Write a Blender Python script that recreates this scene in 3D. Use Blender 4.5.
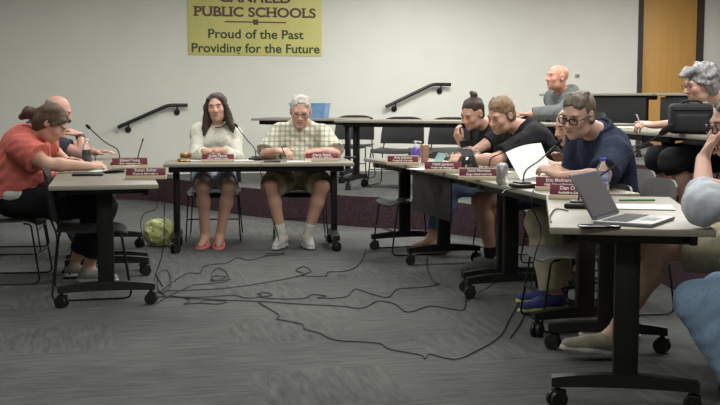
import bpy, bmesh, math, random
import numpy as np
from mathutils import Vector, Matrix

random.seed(7)
rng = np.random.default_rng(7)
for o in list(bpy.data.objects):
    bpy.data.objects.remove(o)
SC = bpy.context.scene
COL = SC.collection

# ------------------------------------------------------------------ camera
CAM_H, FPX, PITCH = 1.23, 1080.0, math.atan(102.5 / 1080.0)
cam_d = bpy.data.cameras.new('camera')
cam_d.sensor_width = 36.0
cam_d.lens = FPX / 720.0 * 36.0
cam_d.clip_end = 100
cam = bpy.data.objects.new('camera', cam_d)
cam.location = (0, 0, CAM_H)
cam.rotation_euler = (math.radians(90) - PITCH, 0, 0)
COL.objects.link(cam)
SC.camera = cam

# ------------------------------------------------------------------ world, lights, exposure
w = bpy.data.worlds.new('world')
SC.world = w
w.use_nodes = True
w.node_tree.nodes['Background'].inputs[0].default_value = (0.84, 0.87, 0.86, 1)
w.node_tree.nodes['Background'].inputs[1].default_value = 0.16
SC.view_settings.view_transform = 'Standard'
SC.view_settings.look = 'None'
SC.view_settings.gamma = 1.0
SC.view_settings.use_curve_mapping = False
SC.view_settings.exposure = 0.10
LCOL = (1.0, 0.985, 0.945)


def ceiling_or_fill_lamp(x, y, power, sx=1.2, sy=0.6, z=3.02):
    l = bpy.data.lights.new('ceiling_or_fill_lamp', 'AREA')
    l.shape = 'RECTANGLE'
    l.size, l.size_y = sx, sy
    l.energy = power
    l.color = LCOL
    o = bpy.data.objects.new('ceiling_or_fill_lamp', l)
    o.location = (x, y, z)
    COL.objects.link(o)


for (lx, ly, lp) in ((1.2, 12.4, 80), (4.3, 12.6, 90), (-1.4, 11.0, 44), (1.1, 9.6, 64), (3.2, 9.4, 70),
                     (-1.2, 8.2, 36), (1.3, 6.8, 42), (3.0, 6.4, 42), (-3.8, 10.5, 16), (-3.0, 7.0, 22), (1.8, 4.3, 34), (-.8, 4.6, 30), (.4, 1.6, 38), (-3.0, 2.0, 26)):  # the lamps nearest the camera are added front fill
    ceiling_or_fill_lamp(lx, ly, lp)

# ------------------------------------------------------------------ pixel helpers (photo frame -> place)
CP, SP = math.cos(PITCH), math.sin(PITCH)


def ray(px, py):
    a, b = (px - 360.0) / FPX, (202.5 - py) / FPX
    return Vector((a, CP + b * SP, -SP + b * CP))


def P(px, py, z):
    """point at height z seen at pixel"""
    r = ray(px, py)
    t = (z - CAM_H) / r.z
    return Vector((r.x * t, r.y * t, z))


def W(px, py, d):
    """point at distance y = d seen at pixel"""
    r = ray(px, py)
    t = d / r.y
    return Vector((r.x * t, d, CAM_H + r.z * t))


def PX(px, d, z):
    cz = d * CP + (CAM_H - z) * SP
    return Vector(((px - 360.0) / FPX * cz, d, z))


# ------------------------------------------------------------------ materials
def mat(name, col, rough=0.6, metal=0.0, noise=0.0, nscale=20.0, bump=0.0, bscale=60.0, spec=0.5, trans=0.0, stretch=None, coat=0.0, ior=1.45, col2=None):
    m = bpy.data.materials.new(name)
    m.use_nodes = True
    nt = m.node_tree
    b = nt.nodes['Principled BSDF']
    b.inputs['Base Color'].default_value = (*col, 1)
    b.inputs['Roughness'].default_value = rough
    b.inputs['Metallic'].default_value = metal
    b.inputs['Specular IOR Level'].default_value = spec
    b.inputs['Transmission Weight'].default_value = trans
    b.inputs['IOR'].default_value = ior
    b.inputs['Coat Weight'].default_value = coat
    tc = nt.nodes.new('ShaderNodeTexCoord')
    src = tc.outputs['Object']
    if stretch:
        mp = nt.nodes.new('ShaderNodeMapping')
        mp.inputs['Scale'].default_value = stretch
        nt.links.new(src, mp.inputs['Vector'])
        src = mp.outputs['Vector']
    if noise > 0:
        n = nt.nodes.new('ShaderNodeTexNoise')
        n.inputs['Scale'].default_value = nscale
        n.inputs['Detail'].default_value = 5
        nt.links.new(src, n.inputs['Vector'])
        r = nt.nodes.new('ShaderNodeValToRGB')
        c2 = col2 or tuple(min(1, c * (1 + noise)) for c in col)
        c1 = tuple(c * (1 - noise) for c in col)
        r.color_ramp.elements[0].position = 0.3
        r.color_ramp.elements[1].position = 0.7
        r.color_ramp.elements[0].color = (*c1, 1)
        r.color_ramp.elements[1].color = (*c2, 1)
        nt.links.new(n.outputs['Fac'], r.inputs['Fac'])
        nt.links.new(r.outputs['Color'], b.inputs['Base Color'])
    if bump > 0:
        n2 = nt.nodes.new('ShaderNodeTexNoise')
        n2.inputs['Scale'].default_value = bscale
        n2.inputs['Detail'].default_value = 3
        nt.links.new(src, n2.inputs['Vector'])
        bp = nt.nodes.new('ShaderNodeBump')
        bp.inputs['Strength'].default_value = bump
        bp.inputs['Distance'].default_value = 0.01
        nt.links.new(n2.outputs['Fac'], bp.inputs['Height'])
        nt.links.new(bp.outputs['Normal'], b.inputs['Normal'])
    return m


M = {}
M['wall'] = mat('wall_paint', (0.69, 0.705, 0.635), 0.85, noise=0.02, nscale=3, bump=0.05, bscale=200)
M['ceiling'] = mat('ceiling_tile', (0.72, 0.72, 0.68), 0.9, noise=0.05, nscale=90)
M['riser'] = mat('maroon_carpet', (0.068, 0.034, 0.046), 0.95, noise=0.45, nscale=45, bump=0.5, bscale=300)
M['maroon_wall'] = mat('maroon_paint', (0.10, 0.018, 0.03), 0.7, noise=0.1, nscale=8)
M['top'] = mat('laminate_greige', (0.235, 0.218, 0.170), 0.45, noise=0.05, nscale=14, stretch=(1, 6, 1))
M['edge'] = mat('edge_band_greige', (0.30, 0.283, 0.23), 0.5, noise=0.04, nscale=30)
M['black'] = mat('black_powder_coat', (0.008, 0.008, 0.008), 0.42, noise=0.2, nscale=60, bump=0.05, bscale=400)
M['caster'] = mat('black_rubber', (0.014, 0.014, 0.014), 0.5, noise=0.2, nscale=50)
M['metal_cap'] = mat('grey_steel', (0.25, 0.25, 0.25), 0.35, metal=0.9, noise=0.1, nscale=50)
M['shell'] = mat('charcoal_polypropylene', (0.024, 0.0245, 0.025), 0.5, noise=0.12, nscale=30, bump=0.1, bscale=500)
M['shell_grey'] = mat('grey_polypropylene', (0.15, 0.15, 0.145), 0.5, noise=0.1, nscale=30, bump=0.1, bscale=500)
M['wire'] = mat('black_steel_rod', (0.016, 0.016, 0.016), 0.4, metal=0.3, noise=0.1, nscale=40)
M['panel'] = mat('black_panel', (0.02, 0.02, 0.021), 0.75, noise=0.15, nscale=40, bump=0.1, bscale=300)
M['plate'] = mat('maroon_plaque', (0.17, 0.022, 0.045), 0.4, noise=0.08, nscale=30)
M['cream'] = mat('cream_wood_base', (0.62, 0.53, 0.37), 0.5, noise=0.08, nscale=40, stretch=(1, 8, 8))
M['white_text'] = mat('white_lettering', (0.80, 0.76, 0.74), 0.6, noise=0.03)
M['paper'] = mat('white_paper', (0.78, 0.79, 0.76), 0.8, noise=0.02, nscale=30)
M['ink'] = mat('printed_lines', (0.60, 0.61, 0.61), 0.8, noise=0.1)
M['banner'] = mat('yellow_vinyl', (0.60, 0.58, 0.20), 0.55, noise=0.04, nscale=4, bump=0.05, bscale=5)
M['maroon_text'] = mat('maroon_lettering', (0.12, 0.055, 0.05), 0.6, noise=0.05)
M['green_text'] = mat('dark_green_lettering', (0.028, 0.05, 0.022), 0.6, noise=0.05)
M['foam'] = mat('black_foam', (0.010, 0.010, 0.011), 0.95, noise=0.2, bump=0.5, bscale=600)
M['cable'] = mat('black_cable', (0.010, 0.010, 0.010), 0.5, noise=0.1)
M['can'] = mat('aluminium_can', (0.62, 0.63, 0.62), 0.3, metal=0.75, noise=0.3, nscale=60)
M['clear'] = mat('clear_plastic', (0.93, 0.96, 0.97), 0.05, trans=0.92, ior=1.3, noise=0.01)
M['blue_label'] = mat('blue_label', (0.05, 0.16, 0.55), 0.4, noise=0.55, nscale=35, col2=(0.45, 0.55, 0.80))
M['blue_cap'] = mat('blue_cap', (0.05, 0.10, 0.50), 0.4, noise=0.05)
M['white_plastic'] = mat('white_plastic', (0.75, 0.76, 0.75), 0.4, noise=0.03)
M['purple'] = mat('violet_liquid', (0.22, 0.14, 0.62), 0.15, trans=0.35, noise=0.1)
M['cola'] = mat('dark_cola', (0.035, 0.008, 0.010), 0.08, noise=0.2, coat=0.4)
M['tumbler'] = mat('copper_tumbler', (0.50, 0.28, 0.20), 0.35, metal=0.3, noise=0.12, nscale=30)
M['teal'] = mat('teal_paper', (0.25, 0.42, 0.38), 0.6, noise=0.1)
M['laptop'] = mat('grey_aluminium', (0.17, 0.175, 0.18), 0.42, metal=0.6, noise=0.05, nscale=80)
M['laptop_deck'] = mat('silver_deck', (0.32, 0.33, 0.33), 0.4, metal=0.6, noise=0.05)
M['keys'] = mat('black_keys', (0.02, 0.02, 0.021), 0.5, noise=0.1)
M['lcd_glare'] = mat('lcd_glare_grey', (0.115, 0.12, 0.125), 0.4, noise=0.05)  # off-angle glare on the screen put into its grey base colour
M['screen'] = mat('dark_glass', (0.012, 0.013, 0.015), 0.12, noise=0.1)
M['tablet'] = mat('grey_tablet_back', (0.17, 0.18, 0.19), 0.45, metal=0.3, noise=0.05)
M['green'] = mat('green_plastic', (0.06, 0.25, 0.06), 0.4, noise=0.1)
M['gavel'] = mat('varnished_walnut', (0.20, 0.095, 0.03), 0.3, noise=0.25, nscale=30, stretch=(1, 8, 8))
M['brass'] = mat('brass', (0.60, 0.42, 0.15), 0.3, metal=0.9, noise=0.08)
M['lime'] = mat('lime_plastic_bag', (0.70, 0.76, 0.16), 0.35, noise=0.3, nscale=22, col2=(0.85, 0.88, 0.50), bump=0.4, bscale=40)
M['blue_tub'] = mat('translucent_blue_plastic', (0.20, 0.36, 0.60), 0.4, noise=0.2, nscale=20, trans=0.15)
M['bag'] = mat('black_nylon', (0.012, 0.012, 0.016), 0.7, noise=0.2, bump=0.3, bscale=300)
M['frame'] = mat('dark_door_frame', (0.045, 0.045, 0.045), 0.5, noise=0.05)
M['rail'] = mat('black_rail', (0.012, 0.012, 0.012), 0.35, noise=0.1)
M['steel'] = mat('brushed_steel', (0.55, 0.55, 0.55), 0.3, metal=1.0, noise=0.1)
M['pen'] = mat('black_pen', (0.012, 0.012, 0.014), 0.35, noise=0.1)
M['glasses'] = mat('black_acetate', (0.010, 0.009, 0.009), 0.25, noise=0.1)
M['lens'] = mat('glass_lens', (0.95, 0.97, 0.97), 0.02, trans=1.0, ior=1.1, noise=0.005)


def mat_floor():
    m = mat('grey_carpet_planks', (0.09, 0.092, 0.088), 0.95, bump=0.5, bscale=250)
    nt = m.node_tree
    b = nt.nodes['Principled BSDF']
    tc = nt.nodes.new('ShaderNodeTexCoord')
    mp = nt.nodes.new('ShaderNodeMapping')
    mp.inputs['Rotation'].default_value = (0, 0, math.radians(-13))
    nt.links.new(tc.outputs['Object'], mp.inputs['Vector'])
    br = nt.nodes.new('ShaderNodeTexBrick')
    br.offset = 0.5
    br.inputs['Scale'].default_value = 1.0
    br.inputs['Brick Width'].default_value = 0.60
    br.inputs['Row Height'].default_value = 0.60
    br.inputs['Mortar Size'].default_value = 0.0
    br.inputs['Color1'].default_value = (0, 0, 0, 1)
    br.inputs['Color2'].default_value = (1, 1, 1, 1)
    nt.links.new(mp.outputs[0], br.inputs['Vector'])
    outs = []
    for sc in ((3.0, 26, 1), (22, 3.0, 1)):
        mp2 = nt.nodes.new('ShaderNodeMapping')
        mp2.inputs['Scale'].default_value = sc
        nt.links.new(mp.outputs[0], mp2.inputs['Vector'])
        n = nt.nodes.new('ShaderNodeTexNoise')
        n.inputs['Scale'].default_value = 1.3
        n.inputs['Detail'].default_value = 10
        n.inputs['Roughness'].default_value = 0.72
        nt.links.new(mp2.outputs[0], n.inputs['Vector'])
        outs.append(n.outputs['Fac'])
    th = nt.nodes.new('ShaderNodeMath'); th.operation = 'GREATER_THAN'; th.inputs[1].default_value = 0.55
    nt.links.new(br.outputs['Color'], th.inputs[0])
    mx = nt.nodes.new('ShaderNodeMix'); mx.data_type = 'FLOAT'
    nt.links.new(th.outputs[0], mx.inputs[0]); nt.links.new(outs[0], mx.inputs[2]); nt.links.new(outs[1], mx.inputs[3])
    big = nt.nodes.new('ShaderNodeTexNoise')
    big.inputs['Scale'].default_value = 0.9
    big.inputs['Detail'].default_value = 3
    nt.links.new(mp.outputs[0], big.inputs['Vector'])
    ad = nt.nodes.new('ShaderNodeMath'); ad.operation = 'MULTIPLY_ADD'; ad.inputs[1].default_value = 0.45
    nt.links.new(big.outputs['Fac'], ad.inputs[0]); nt.links.new(mx.outputs[0], ad.inputs[2])
    r = nt.nodes.new('ShaderNodeValToRGB')
    r.color_ramp.elements[0].position = 0.52
    r.color_ramp.elements[1].position = 0.96
    r.color_ramp.elements[0].color = (0.047, 0.048, 0.046, 1)
    r.color_ramp.elements[1].color = (0.142, 0.144, 0.138, 1)
    nt.links.new(ad.outputs[0], r.inputs['Fac'])
    nt.links.new(r.outputs['Color'], b.inputs['Base Color'])
    return m


M['floor'] = mat_floor()


def mat_door():
    m = mat('maple_veneer', (0.60, 0.36, 0.11), 0.4)
    nt = m.node_tree
    b = nt.nodes['Principled BSDF']
    tc = nt.nodes.new('ShaderNodeTexCoord')
    mp = nt.nodes.new('ShaderNodeMapping')
    mp.inputs['Scale'].default_value = (14, 14, 0.8)
    nt.links.new(tc.outputs['Object'], mp.inputs['Vector'])
    n = nt.nodes.new('ShaderNodeTexNoise')
    n.inputs['Scale'].default_value = 2
    n.inputs['Detail'].default_value = 8
    nt.links.new(mp.outputs[0], n.inputs['Vector'])
    r = nt.nodes.new('ShaderNodeValToRGB')
    r.color_ramp.elements[0].color = (0.50, 0.28, 0.075, 1)
    r.color_ramp.elements[1].color = (0.66, 0.40, 0.13, 1)
    nt.links.new(n.outputs['Fac'], r.inputs['Fac'])
    nt.links.new(r.outputs['Color'], b.inputs['Base Color'])
    return m


M['door'] = mat_door()


def mat_plaid():
    m = mat('plaid_cotton', (0.62, 0.60, 0.47), 0.85, bump=0.2, bscale=300)
    nt = m.node_tree
    b = nt.nodes['Principled BSDF']
    tc = nt.nodes.new('ShaderNodeTexCoord')
    sep = nt.nodes.new('ShaderNodeSeparateXYZ')
    nt.links.new(tc.outputs['Object'], sep.inputs[0])

    def stripe(src, period, lo, phase=0.0):
        a = nt.nodes.new('ShaderNodeMath'); a.operation = 'MULTIPLY_ADD'
        a.inputs[1].default_value = 1.0 / period
        a.inputs[2].default_value = phase + 50
        nt.links.new(src, a.inputs[0])
        f = nt.nodes.new('ShaderNodeMath'); f.operation = 'FRACT'
        nt.links.new(a.outputs[0], f.inputs[0])
        g = nt.nodes.new('ShaderNodeMath'); g.operation = 'LESS_THAN'
        g.inputs[1].default_value = lo
        nt.links.new(f.outputs[0], g.inputs[0])
        return g.outputs[0]

    col = None
    cur = (0.66, 0.65, 0.52)
    prev = None
    for src, per, wd, ph, c, fac in ((sep.outputs[0], 0.085, 0.26, 0.0, (0.27, 0.30, 0.22), 0.65),
                                     (sep.outputs[2], 0.085, 0.26, 0.3, (0.27, 0.30, 0.22), 0.65),
                                     (sep.outputs[0], 0.085, 0.09, 0.42, (0.10, 0.11, 0.13), 0.6),
                                     (sep.outputs[2], 0.085, 0.09, 0.72, (0.10, 0.11, 0.13), 0.6),
                                     (sep.outputs[0], 0.17, 0.05, 0.2, (0.50, 0.36, 0.20), 0.6)):
        s = stripe(src, per, wd, ph)
        k = nt.nodes.new('ShaderNodeMath'); k.operation = 'MULTIPLY'
        k.inputs[1].default_value = fac
        nt.links.new(s, k.inputs[0])
        mx = nt.nodes.new('ShaderNodeMix'); mx.data_type = 'RGBA'
        nt.links.new(k.outputs[0], mx.inputs[0])
        if prev is None:
            mx.inputs[6].default_value = (*cur, 1)
        else:
            nt.links.new(prev, mx.inputs[6])
        mx.inputs[7].default_value = (*c, 1)
        prev = mx.outputs[2]
    nt.links.new(prev, b.inputs['Base Color'])
    return m


M['plaid'] = mat_plaid()


def mat_skin():
    m = bpy.data.materials.new('skin')
    m.use_nodes = True
    nt = m.node_tree
    b = nt.nodes['Principled BSDF']
    a = nt.nodes.new('ShaderNodeAttribute')
    a.attribute_name = 'tint'
    n = nt.nodes.new('ShaderNodeTexNoise')
    n.inputs['Scale'].default_value = 18
    n.inputs['Detail'].default_value = 4
    tc = nt.nodes.new('ShaderNodeTexCoord')
    nt.links.new(tc.outputs['Object'], n.inputs['Vector'])
    r = nt.nodes.new('ShaderNodeValToRGB')
    r.color_ramp.elements[0].color = (0.90, 0.86, 0.85, 1)
    r.color_ramp.elements[1].color = (1.08, 1.05, 1.03, 1)
    nt.links.new(n.outputs['Fac'], r.inputs['Fac'])
    mx = nt.nodes.new('ShaderNodeMix'); mx.data_type = 'RGBA'; mx.blend_type = 'MULTIPLY'
    mx.inputs[0].default_value = 1
    nt.links.new(a.outputs['Color'], mx.inputs[6])
    nt.links.new(r.outputs['Color'], mx.inputs[7])
    nt.links.new(mx.outputs[2], b.inputs['Base Color'])
    b.inputs['Roughness'].default_value = 0.45
    b.inputs['Specular IOR Level'].default_value = 0.4
    return m


M['skin'] = mat_skin()


def cloth(name, col, noise=0.12, nscale=40, bump=0.25, rough=0.9, stretch=None, col2=None):
    return mat(name, col, rough, noise=noise, nscale=nscale, bump=bump, bscale=350, spec=0.25, stretch=stretch, col2=col2)


def hairmat(name, col, n=0.35, col2=None):
    return mat(name, col, 0.5, noise=n, nscale=60, bump=0.6, bscale=120, stretch=(1.6, 1.6, 0.5), spec=0.4, col2=col2)


# ------------------------------------------------------------------ mesh helpers
def new_obj(name, me, m=None, parent=None):
    o = bpy.data.objects.new(name, me)
    COL.objects.link(o)
    if m is not None:
        if isinstance(m, (list, tuple)):
            for q in m:
                me.materials.append(q)
        else:
            me.materials.append(m)
    if parent is not None:
        o.parent = parent
    return o


def tag(o, label, cat, group=None):
    o['label'] = label
    o['category'] = cat
    if group:
        o['group'] = group
    return o


def empty(name, loc=(0, 0, 0), rz=0.0):
    o = bpy.data.objects.new(name, None)
    o.empty_display_size = 0.1
    o.location = loc
    o.rotation_euler = (0, 0, rz)
    COL.objects.link(o)
    return o


class MB:
    """collects shapes of ONE part in one bmesh"""

    def __init__(self):
        self.bm = bmesh.new()

    def box(self, c, s, rot=None, bevel=0.0, seg=2):
        r = bmesh.ops.create_cube(self.bm, size=1.0)
        vs = r['verts']
        bmesh.ops.scale(self.bm, vec=Vector(s), verts=vs)
        if bevel > 0:
            es = list({e for v in vs for e in v.link_edges})
            b = bmesh.ops.bevel(self.bm, geom=es, offset=bevel, segments=seg, affect='EDGES', profile=0.5)
            vs = list({v for v in vs if v.is_valid} | {v for v in b['verts'] if v.is_valid} | {v for f in b['faces'] if f.is_valid for v in f.verts})
        if rot is not None:
            bmesh.ops.rotate(self.bm, cent=(0, 0, 0), matrix=rot, verts=vs)
        bmesh.ops.translate(self.bm, vec=Vector(c), verts=vs)
        return self

    def tube(self, pts, r, n=8, cap=True):
        pts = [Vector(p) for p in pts]
        rr = r if isinstance(r, (list, tuple)) else [r] * len(pts)
        rings = []
        up = None
        for i, p in enumerate(pts):
            if i == 0:
                t = pts[1] - pts[0]
            elif i == len(pts) - 1:
                t = pts[-1] - pts[-2]
            else:
                t = (pts[i + 1] - pts[i]).normalized() + (pts[i] - pts[i - 1]).normalized()
            if t.length < 1e-9:
                t = Vector((0, 0, 1))
            t.normalize()
            if up is None:
                up = Vector((0, 0, 1)) if abs(t.z) < 0.9 else Vector((1, 0, 0))
            a = t.cross(up)
            if a.length < 1e-6:
                a = t.cross(Vector((0, 1, 0)))
            a.normalize()
            b = a.cross(t).normalized()
            up = b
            rings.append([self.bm.verts.new(p + (a * math.cos(2 * math.pi * k / n) + b * math.sin(2 * math.pi * k / n)) * rr[i]) for k in range(n)])
        for i in range(len(rings) - 1):
            for k in range(n):
                self.bm.faces.new((rings[i][k], rings[i][(k + 1) % n], rings[i + 1][(k + 1) % n], rings[i + 1][k]))
        if cap:
            self.bm.faces.new(rings[0])
            self.bm.faces.new(rings[-1][::-1])
        return self

    def lathe(self, prof, n=20, c=(0, 0, 0)):
        c = Vector(c)
        rings = []
        for (r, z) in prof:
            if r < 1e-6:
                rings.append([self.bm.verts.new(c + Vector((0, 0, z)))])
            else:
                rings.append([self.bm.verts.new(c + Vector((r * math.cos(2 * math.pi * k / n), r * math.sin(2 * math.pi * k / n), z))) for k in range(n)])
        for a, b in zip(rings[:-1], rings[1:]):
            if len(a) == 1 and len(b) == 1:
                continue
            for k in range(n):
                k2 = (k + 1) % n
                if len(a) == 1:
                    self.bm.faces.new((a[0], b[k2], b[k]))
                elif len(b) == 1:
                    self.bm.faces.new((a[k], a[k2], b[0]))
                else:
                    self.bm.faces.new((a[k], a[k2], b[k2], b[k]))
        return self

    def prism(self, poly, z0, z1):
        lo = [self.bm.verts.new((p[0], p[1], z0)) for p in poly]
        hi = [self.bm.verts.new((p[0], p[1], z1)) for p in poly]
        n = len(poly)
        for k in range(n):
            self.bm.faces.new((lo[k], lo[(k + 1) % n], hi[(k + 1) % n], hi[k]))
        self.bm.faces.new(hi)
        self.bm.faces.new(lo[::-1])
        return self

    def sheet(self, f, nu, nv, th):
        """thick surface: f(u,v) -> point; thickness along normal"""
        g = [[Vector(f(i / nu, j / nv)) for j in range(nv + 1)] for i in range(nu + 1)]
        nrm = []
        for i in range(nu + 1):
            row = []
            for j in range(nv + 1):
                a = g[min(i + 1, nu)][j] - g[max(i - 1, 0)][j]
                b = g[i][min(j + 1, nv)] - g[i][max(j - 1, 0)]
                n_ = a.cross(b)
                row.append(n_.normalized() if n_.length > 1e-12 else Vector((0, 0, 1)))
            nrm.append(row)
        A = [[self.bm.verts.new(g[i][j] + nrm[i][j] * th / 2) for j in range(nv + 1)] for i in range(nu + 1)]
        B = [[self.bm.verts.new(g[i][j] - nrm[i][j] * th / 2) for j in range(nv + 1)] for i in range(nu + 1)]
        for i in range(nu):
            for j in range(nv):
                self.bm.faces.new((A[i][j], A[i + 1][j], A[i + 1][j + 1], A[i][j + 1]))
                self.bm.faces.new((B[i][j], B[i][j + 1], B[i + 1][j + 1], B[i + 1][j]))
        for i in range(nu):
            self.bm.faces.new((A[i][0], B[i][0], B[i + 1][0], A[i + 1][0]))
            self.bm.faces.new((A[i][nv], A[i + 1][nv], B[i + 1][nv], B[i][nv]))
        for j in range(nv):
            self.bm.faces.new((A[0][j], A[0][j + 1], B[0][j + 1], B[0][j]))
            self.bm.faces.new((A[nu][j], B[nu][j], B[nu][j + 1], A[nu][j + 1]))
        return self

    def ball(self, c, r, s=(1, 1, 1), sub=2):
        res = bmesh.ops.create_icosphere(self.bm, subdivisions=sub, radius=r)
        bmesh.ops.scale(self.bm, vec=Vector(s), verts=res['verts'])
        bmesh.ops.translate(self.bm, vec=Vector(c), verts=res['verts'])
        return self

    def xf(self, mx):
        bmesh.ops.transform(self.bm, matrix=mx, verts=self.bm.verts)
        return self

    def build(self, name, m, parent=None, smooth=True):
        bmesh.ops.recalc_face_normals(self.bm, faces=self.bm.faces)
        me = bpy.data.meshes.new(name)
        self.bm.to_mesh(me)
        self.bm.free()
        if smooth:
            me.polygons.foreach_set('use_smooth', [True] * len(me.polygons))
            try:
                me.set_sharp_from_angle(angle=math.radians(35))
            except Exception:
                pass
        return new_obj(name, me, m, parent)


def smooth_path(pts, n=6):
    pts = [Vector(p) for p in pts]
    out = []
    for i in range(len(pts) - 1):
        p0 = pts[max(i - 1, 0)]; p1 = pts[i]; p2 = pts[i + 1]; p3 = pts[min(i + 2, len(pts) - 1)]
        for k in range(n):
            t = k / n
            out.append(0.5 * ((2 * p1) + (p2 - p0) * t + (2 * p0 - 5 * p1 + 4 * p2 - p3) * t * t + (3 * p1 - p0 - 3 * p2 + p3) * t ** 3))
    out.append(pts[-1])
    return out


def fillet(pts, r, n=4):
    """round the corners of a polyline"""
    pts = [Vector(p) for p in pts]
    out = [pts[0]]
    for i in range(1, len(pts) - 1):
        a = (pts[i - 1] - pts[i]); b = (pts[i + 1] - pts[i])
        q = min(r, a.length * 0.45, b.length * 0.45)
        A = pts[i] + a.normalized() * q; B = pts[i] + b.normalized() * q
        for k in range(n + 1):
            t = k / n
            out.append(A * (1 - t) ** 2 + pts[i] * 2 * t * (1 - t) + B * t * t)
    out.append(pts[-1])
    return out


def dup(root, loc=None, rz=None, z=None):
    r = root.copy(); COL.objects.link(r)
    if loc is not None:
        r.location = loc
    if rz is not None:
        r.rotation_euler = (0, 0, rz)
    for ch in list(root.children):
        c = ch.copy(); COL.objects.link(c); c.parent = r
        for g in list(ch.children):
            d = g.copy(); COL.objects.link(d); d.parent = c
    return r


def text_part(name, body, size, m, parent, loc, rot, width=None, bold=0.0, ext=0.0006, align='CENTER'):
    cu = bpy.data.curves.new(name, 'FONT')
    cu.body = body
    cu.size = size
    cu.align_x = align
    cu.align_y = 'BOTTOM_BASELINE'
    cu.extrude = ext
    cu.offset = bold
    t = bpy.data.objects.new(name, cu)
    COL.objects.link(t)
    bpy.context.view_layer.update()
    dg = bpy.context.evaluated_depsgraph_get()
    me = bpy.data.meshes.new_from_object(t.evaluated_get(dg))
    bpy.data.objects.remove(t)
    me.materials.clear()
    xs = [v.co.x for v in me.vertices]
    if width and xs:
        k = width / (max(xs) - min(xs))
        cx = (max(xs) + min(xs)) / 2
        for v in me.vertices:
            v.co.x = (v.co.x - cx) * k
    o = new_obj(name, me, m, parent)
    o.location = loc
    o.rotation_euler = rot
    return o

# ------------------------------------------------------------------ the room
def struct(name, mb, m, smooth=False):
    o = mb.build(name, m, smooth=smooth)
    o['kind'] = 'structure'
    return o


WA = math.atan(0.25)                      # the room stands turned against the camera
WDIR = Vector((math.cos(WA), math.sin(WA), 0))
WORG = Vector((-2.59, 13.5, 0))


def on_wall(px, z=1.0):
    """distance along the back wall of what is seen at column px"""
    k = (px - 360.0) / FPX * 1.004
    y = (13.5 + 0.25 * 2.59) / (1 - 0.25 * k)
    return (Vector((k * y, y, 0)) - WORG).dot(WDIR)


WM = Matrix.Translation(WORG) @ Matrix.Rotation(WA, 4, 'Z')
CEIL = 3.1
struct('floor', MB().box((0, 7, -0.05), (18, 22, 0.1)), M['floor'])
struct('ceiling', MB().box((0, 7, CEIL + 0.05), (18, 22, 0.1)), M['ceiling'])
s_d0, s_d1 = on_wall(638), on_wall(694)
s_r = on_wall(716)
DOOR_H = 2.75
b = MB()
b.box(((-6.5 + s_d0 - 0.06) / 2, 0.1, CEIL / 2), (s_d0 - 0.06 + 6.5, 0.2, CEIL))
b.box(((s_d1 + 0.06 + s_r + 1.5) / 2, 0.1, CEIL / 2), (s_r + 1.5 - s_d1 - 0.06, 0.2, CEIL))
b.box(((s_d0 + s_d1) / 2, 0.1, (CEIL + DOOR_H + .06) / 2), (s_d1 - s_d0 + 0.12, 0.2, CEIL - DOOR_H - .06))
b.box(((s_d0 + s_d1) / 2, 0.1, 0.25), (s_d1 - s_d0 + 0.12, 0.2, 0.5))
struct('wall_back', b.xf(WM), M['wall'])
pr = WM @ Vector((s_r, 0, 0))
struct('wall_right', MB().box((pr.x + 0.1, 6.2, CEIL / 2), (0.2, 19.2, CEIL)), M['maroon_wall'])
struct('wall_left', MB().box((-8.0, 6.2, CEIL / 2), (0.2, 19.2, CEIL)), M['wall'])
struct('wall_front', MB().box((-1.0, -2.6, CEIL / 2), (16, 0.2, CEIL)), M['wall'])

# door with its steel frame
door = empty('door_1')
door['kind'] = 'structure'
MB().box(((s_d0 + s_d1) / 2, 0.07, (DOOR_H + 0.6) / 2), (s_d1 - s_d0 - 0.01, 0.045, DOOR_H - 0.6), bevel=0.003).xf(WM).build('door_leaf', M['door'], door)
fr = MB()
fr.box((s_d0 - 0.03, 0.08, (DOOR_H + 0.6) / 2), (0.06, 0.24, DOOR_H - 0.6))
fr.box((s_d1 + 0.03, 0.08, (DOOR_H + 0.6) / 2), (0.06, 0.24, DOOR_H - 0.6))
fr.box(((s_d0 + s_d1) / 2, 0.08, DOOR_H + 0.03), (s_d1 - s_d0 + 0.12, 0.24, 0.06))
fr.xf(WM).build('door_frame', M['frame'], door)
for hz in (0.85, 1.6, 2.45):
    MB().lathe([(0, -.05), (.011, -.05), (.011, .05), (0, .05)], 10, (s_d0 + 0.004, 0.04, hz)).xf(WM).build('hinge', M['steel'], door)
MB().tube([(s_d1 - .08, .045, 1.6), (s_d1 - .08, -.02, 1.6), (s_d1 - .2, -.02, 1.6)], .011).xf(WM).build('door_handle', M['steel'], door)

# seating tiers (raised floors with carpeted risers)
T1, T2 = 0.30, 0.60


def wall_xy(s, off=0.0):
    p = WM @ Vector((s, off, 0))
    return (p.x, p.y)


def tier(name, line, closing, z0, z1):
    poly = line + closing
    bm = bmesh.new()
    lo = [bm.verts.new((x, y, z0)) for x, y in poly]
    hi = [bm.verts.new((x, y, z1)) for x, y in poly]
    n = len(poly)
    for k in range(n):
        f = bm.faces.new((lo[k], lo[(k + 1) % n], hi[(k + 1) % n], hi[k]))
        f.material_index = 1
    bm.faces.new(hi)
    bm.faces.new(lo[::-1])
    bmesh.ops.recalc_face_normals(bm, faces=bm.faces)
    me = bpy.data.meshes.new(name)
    bm.to_mesh(me); bm.free()
    o = new_obj(name, me, [M['floor'], M['riser']])
    o['kind'] = 'structure'
    return o


def curve2(pts, n=5):
    return [(v.x, v.y) for v in smooth_path([(x, y, 0) for x, y in pts], n)]


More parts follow.
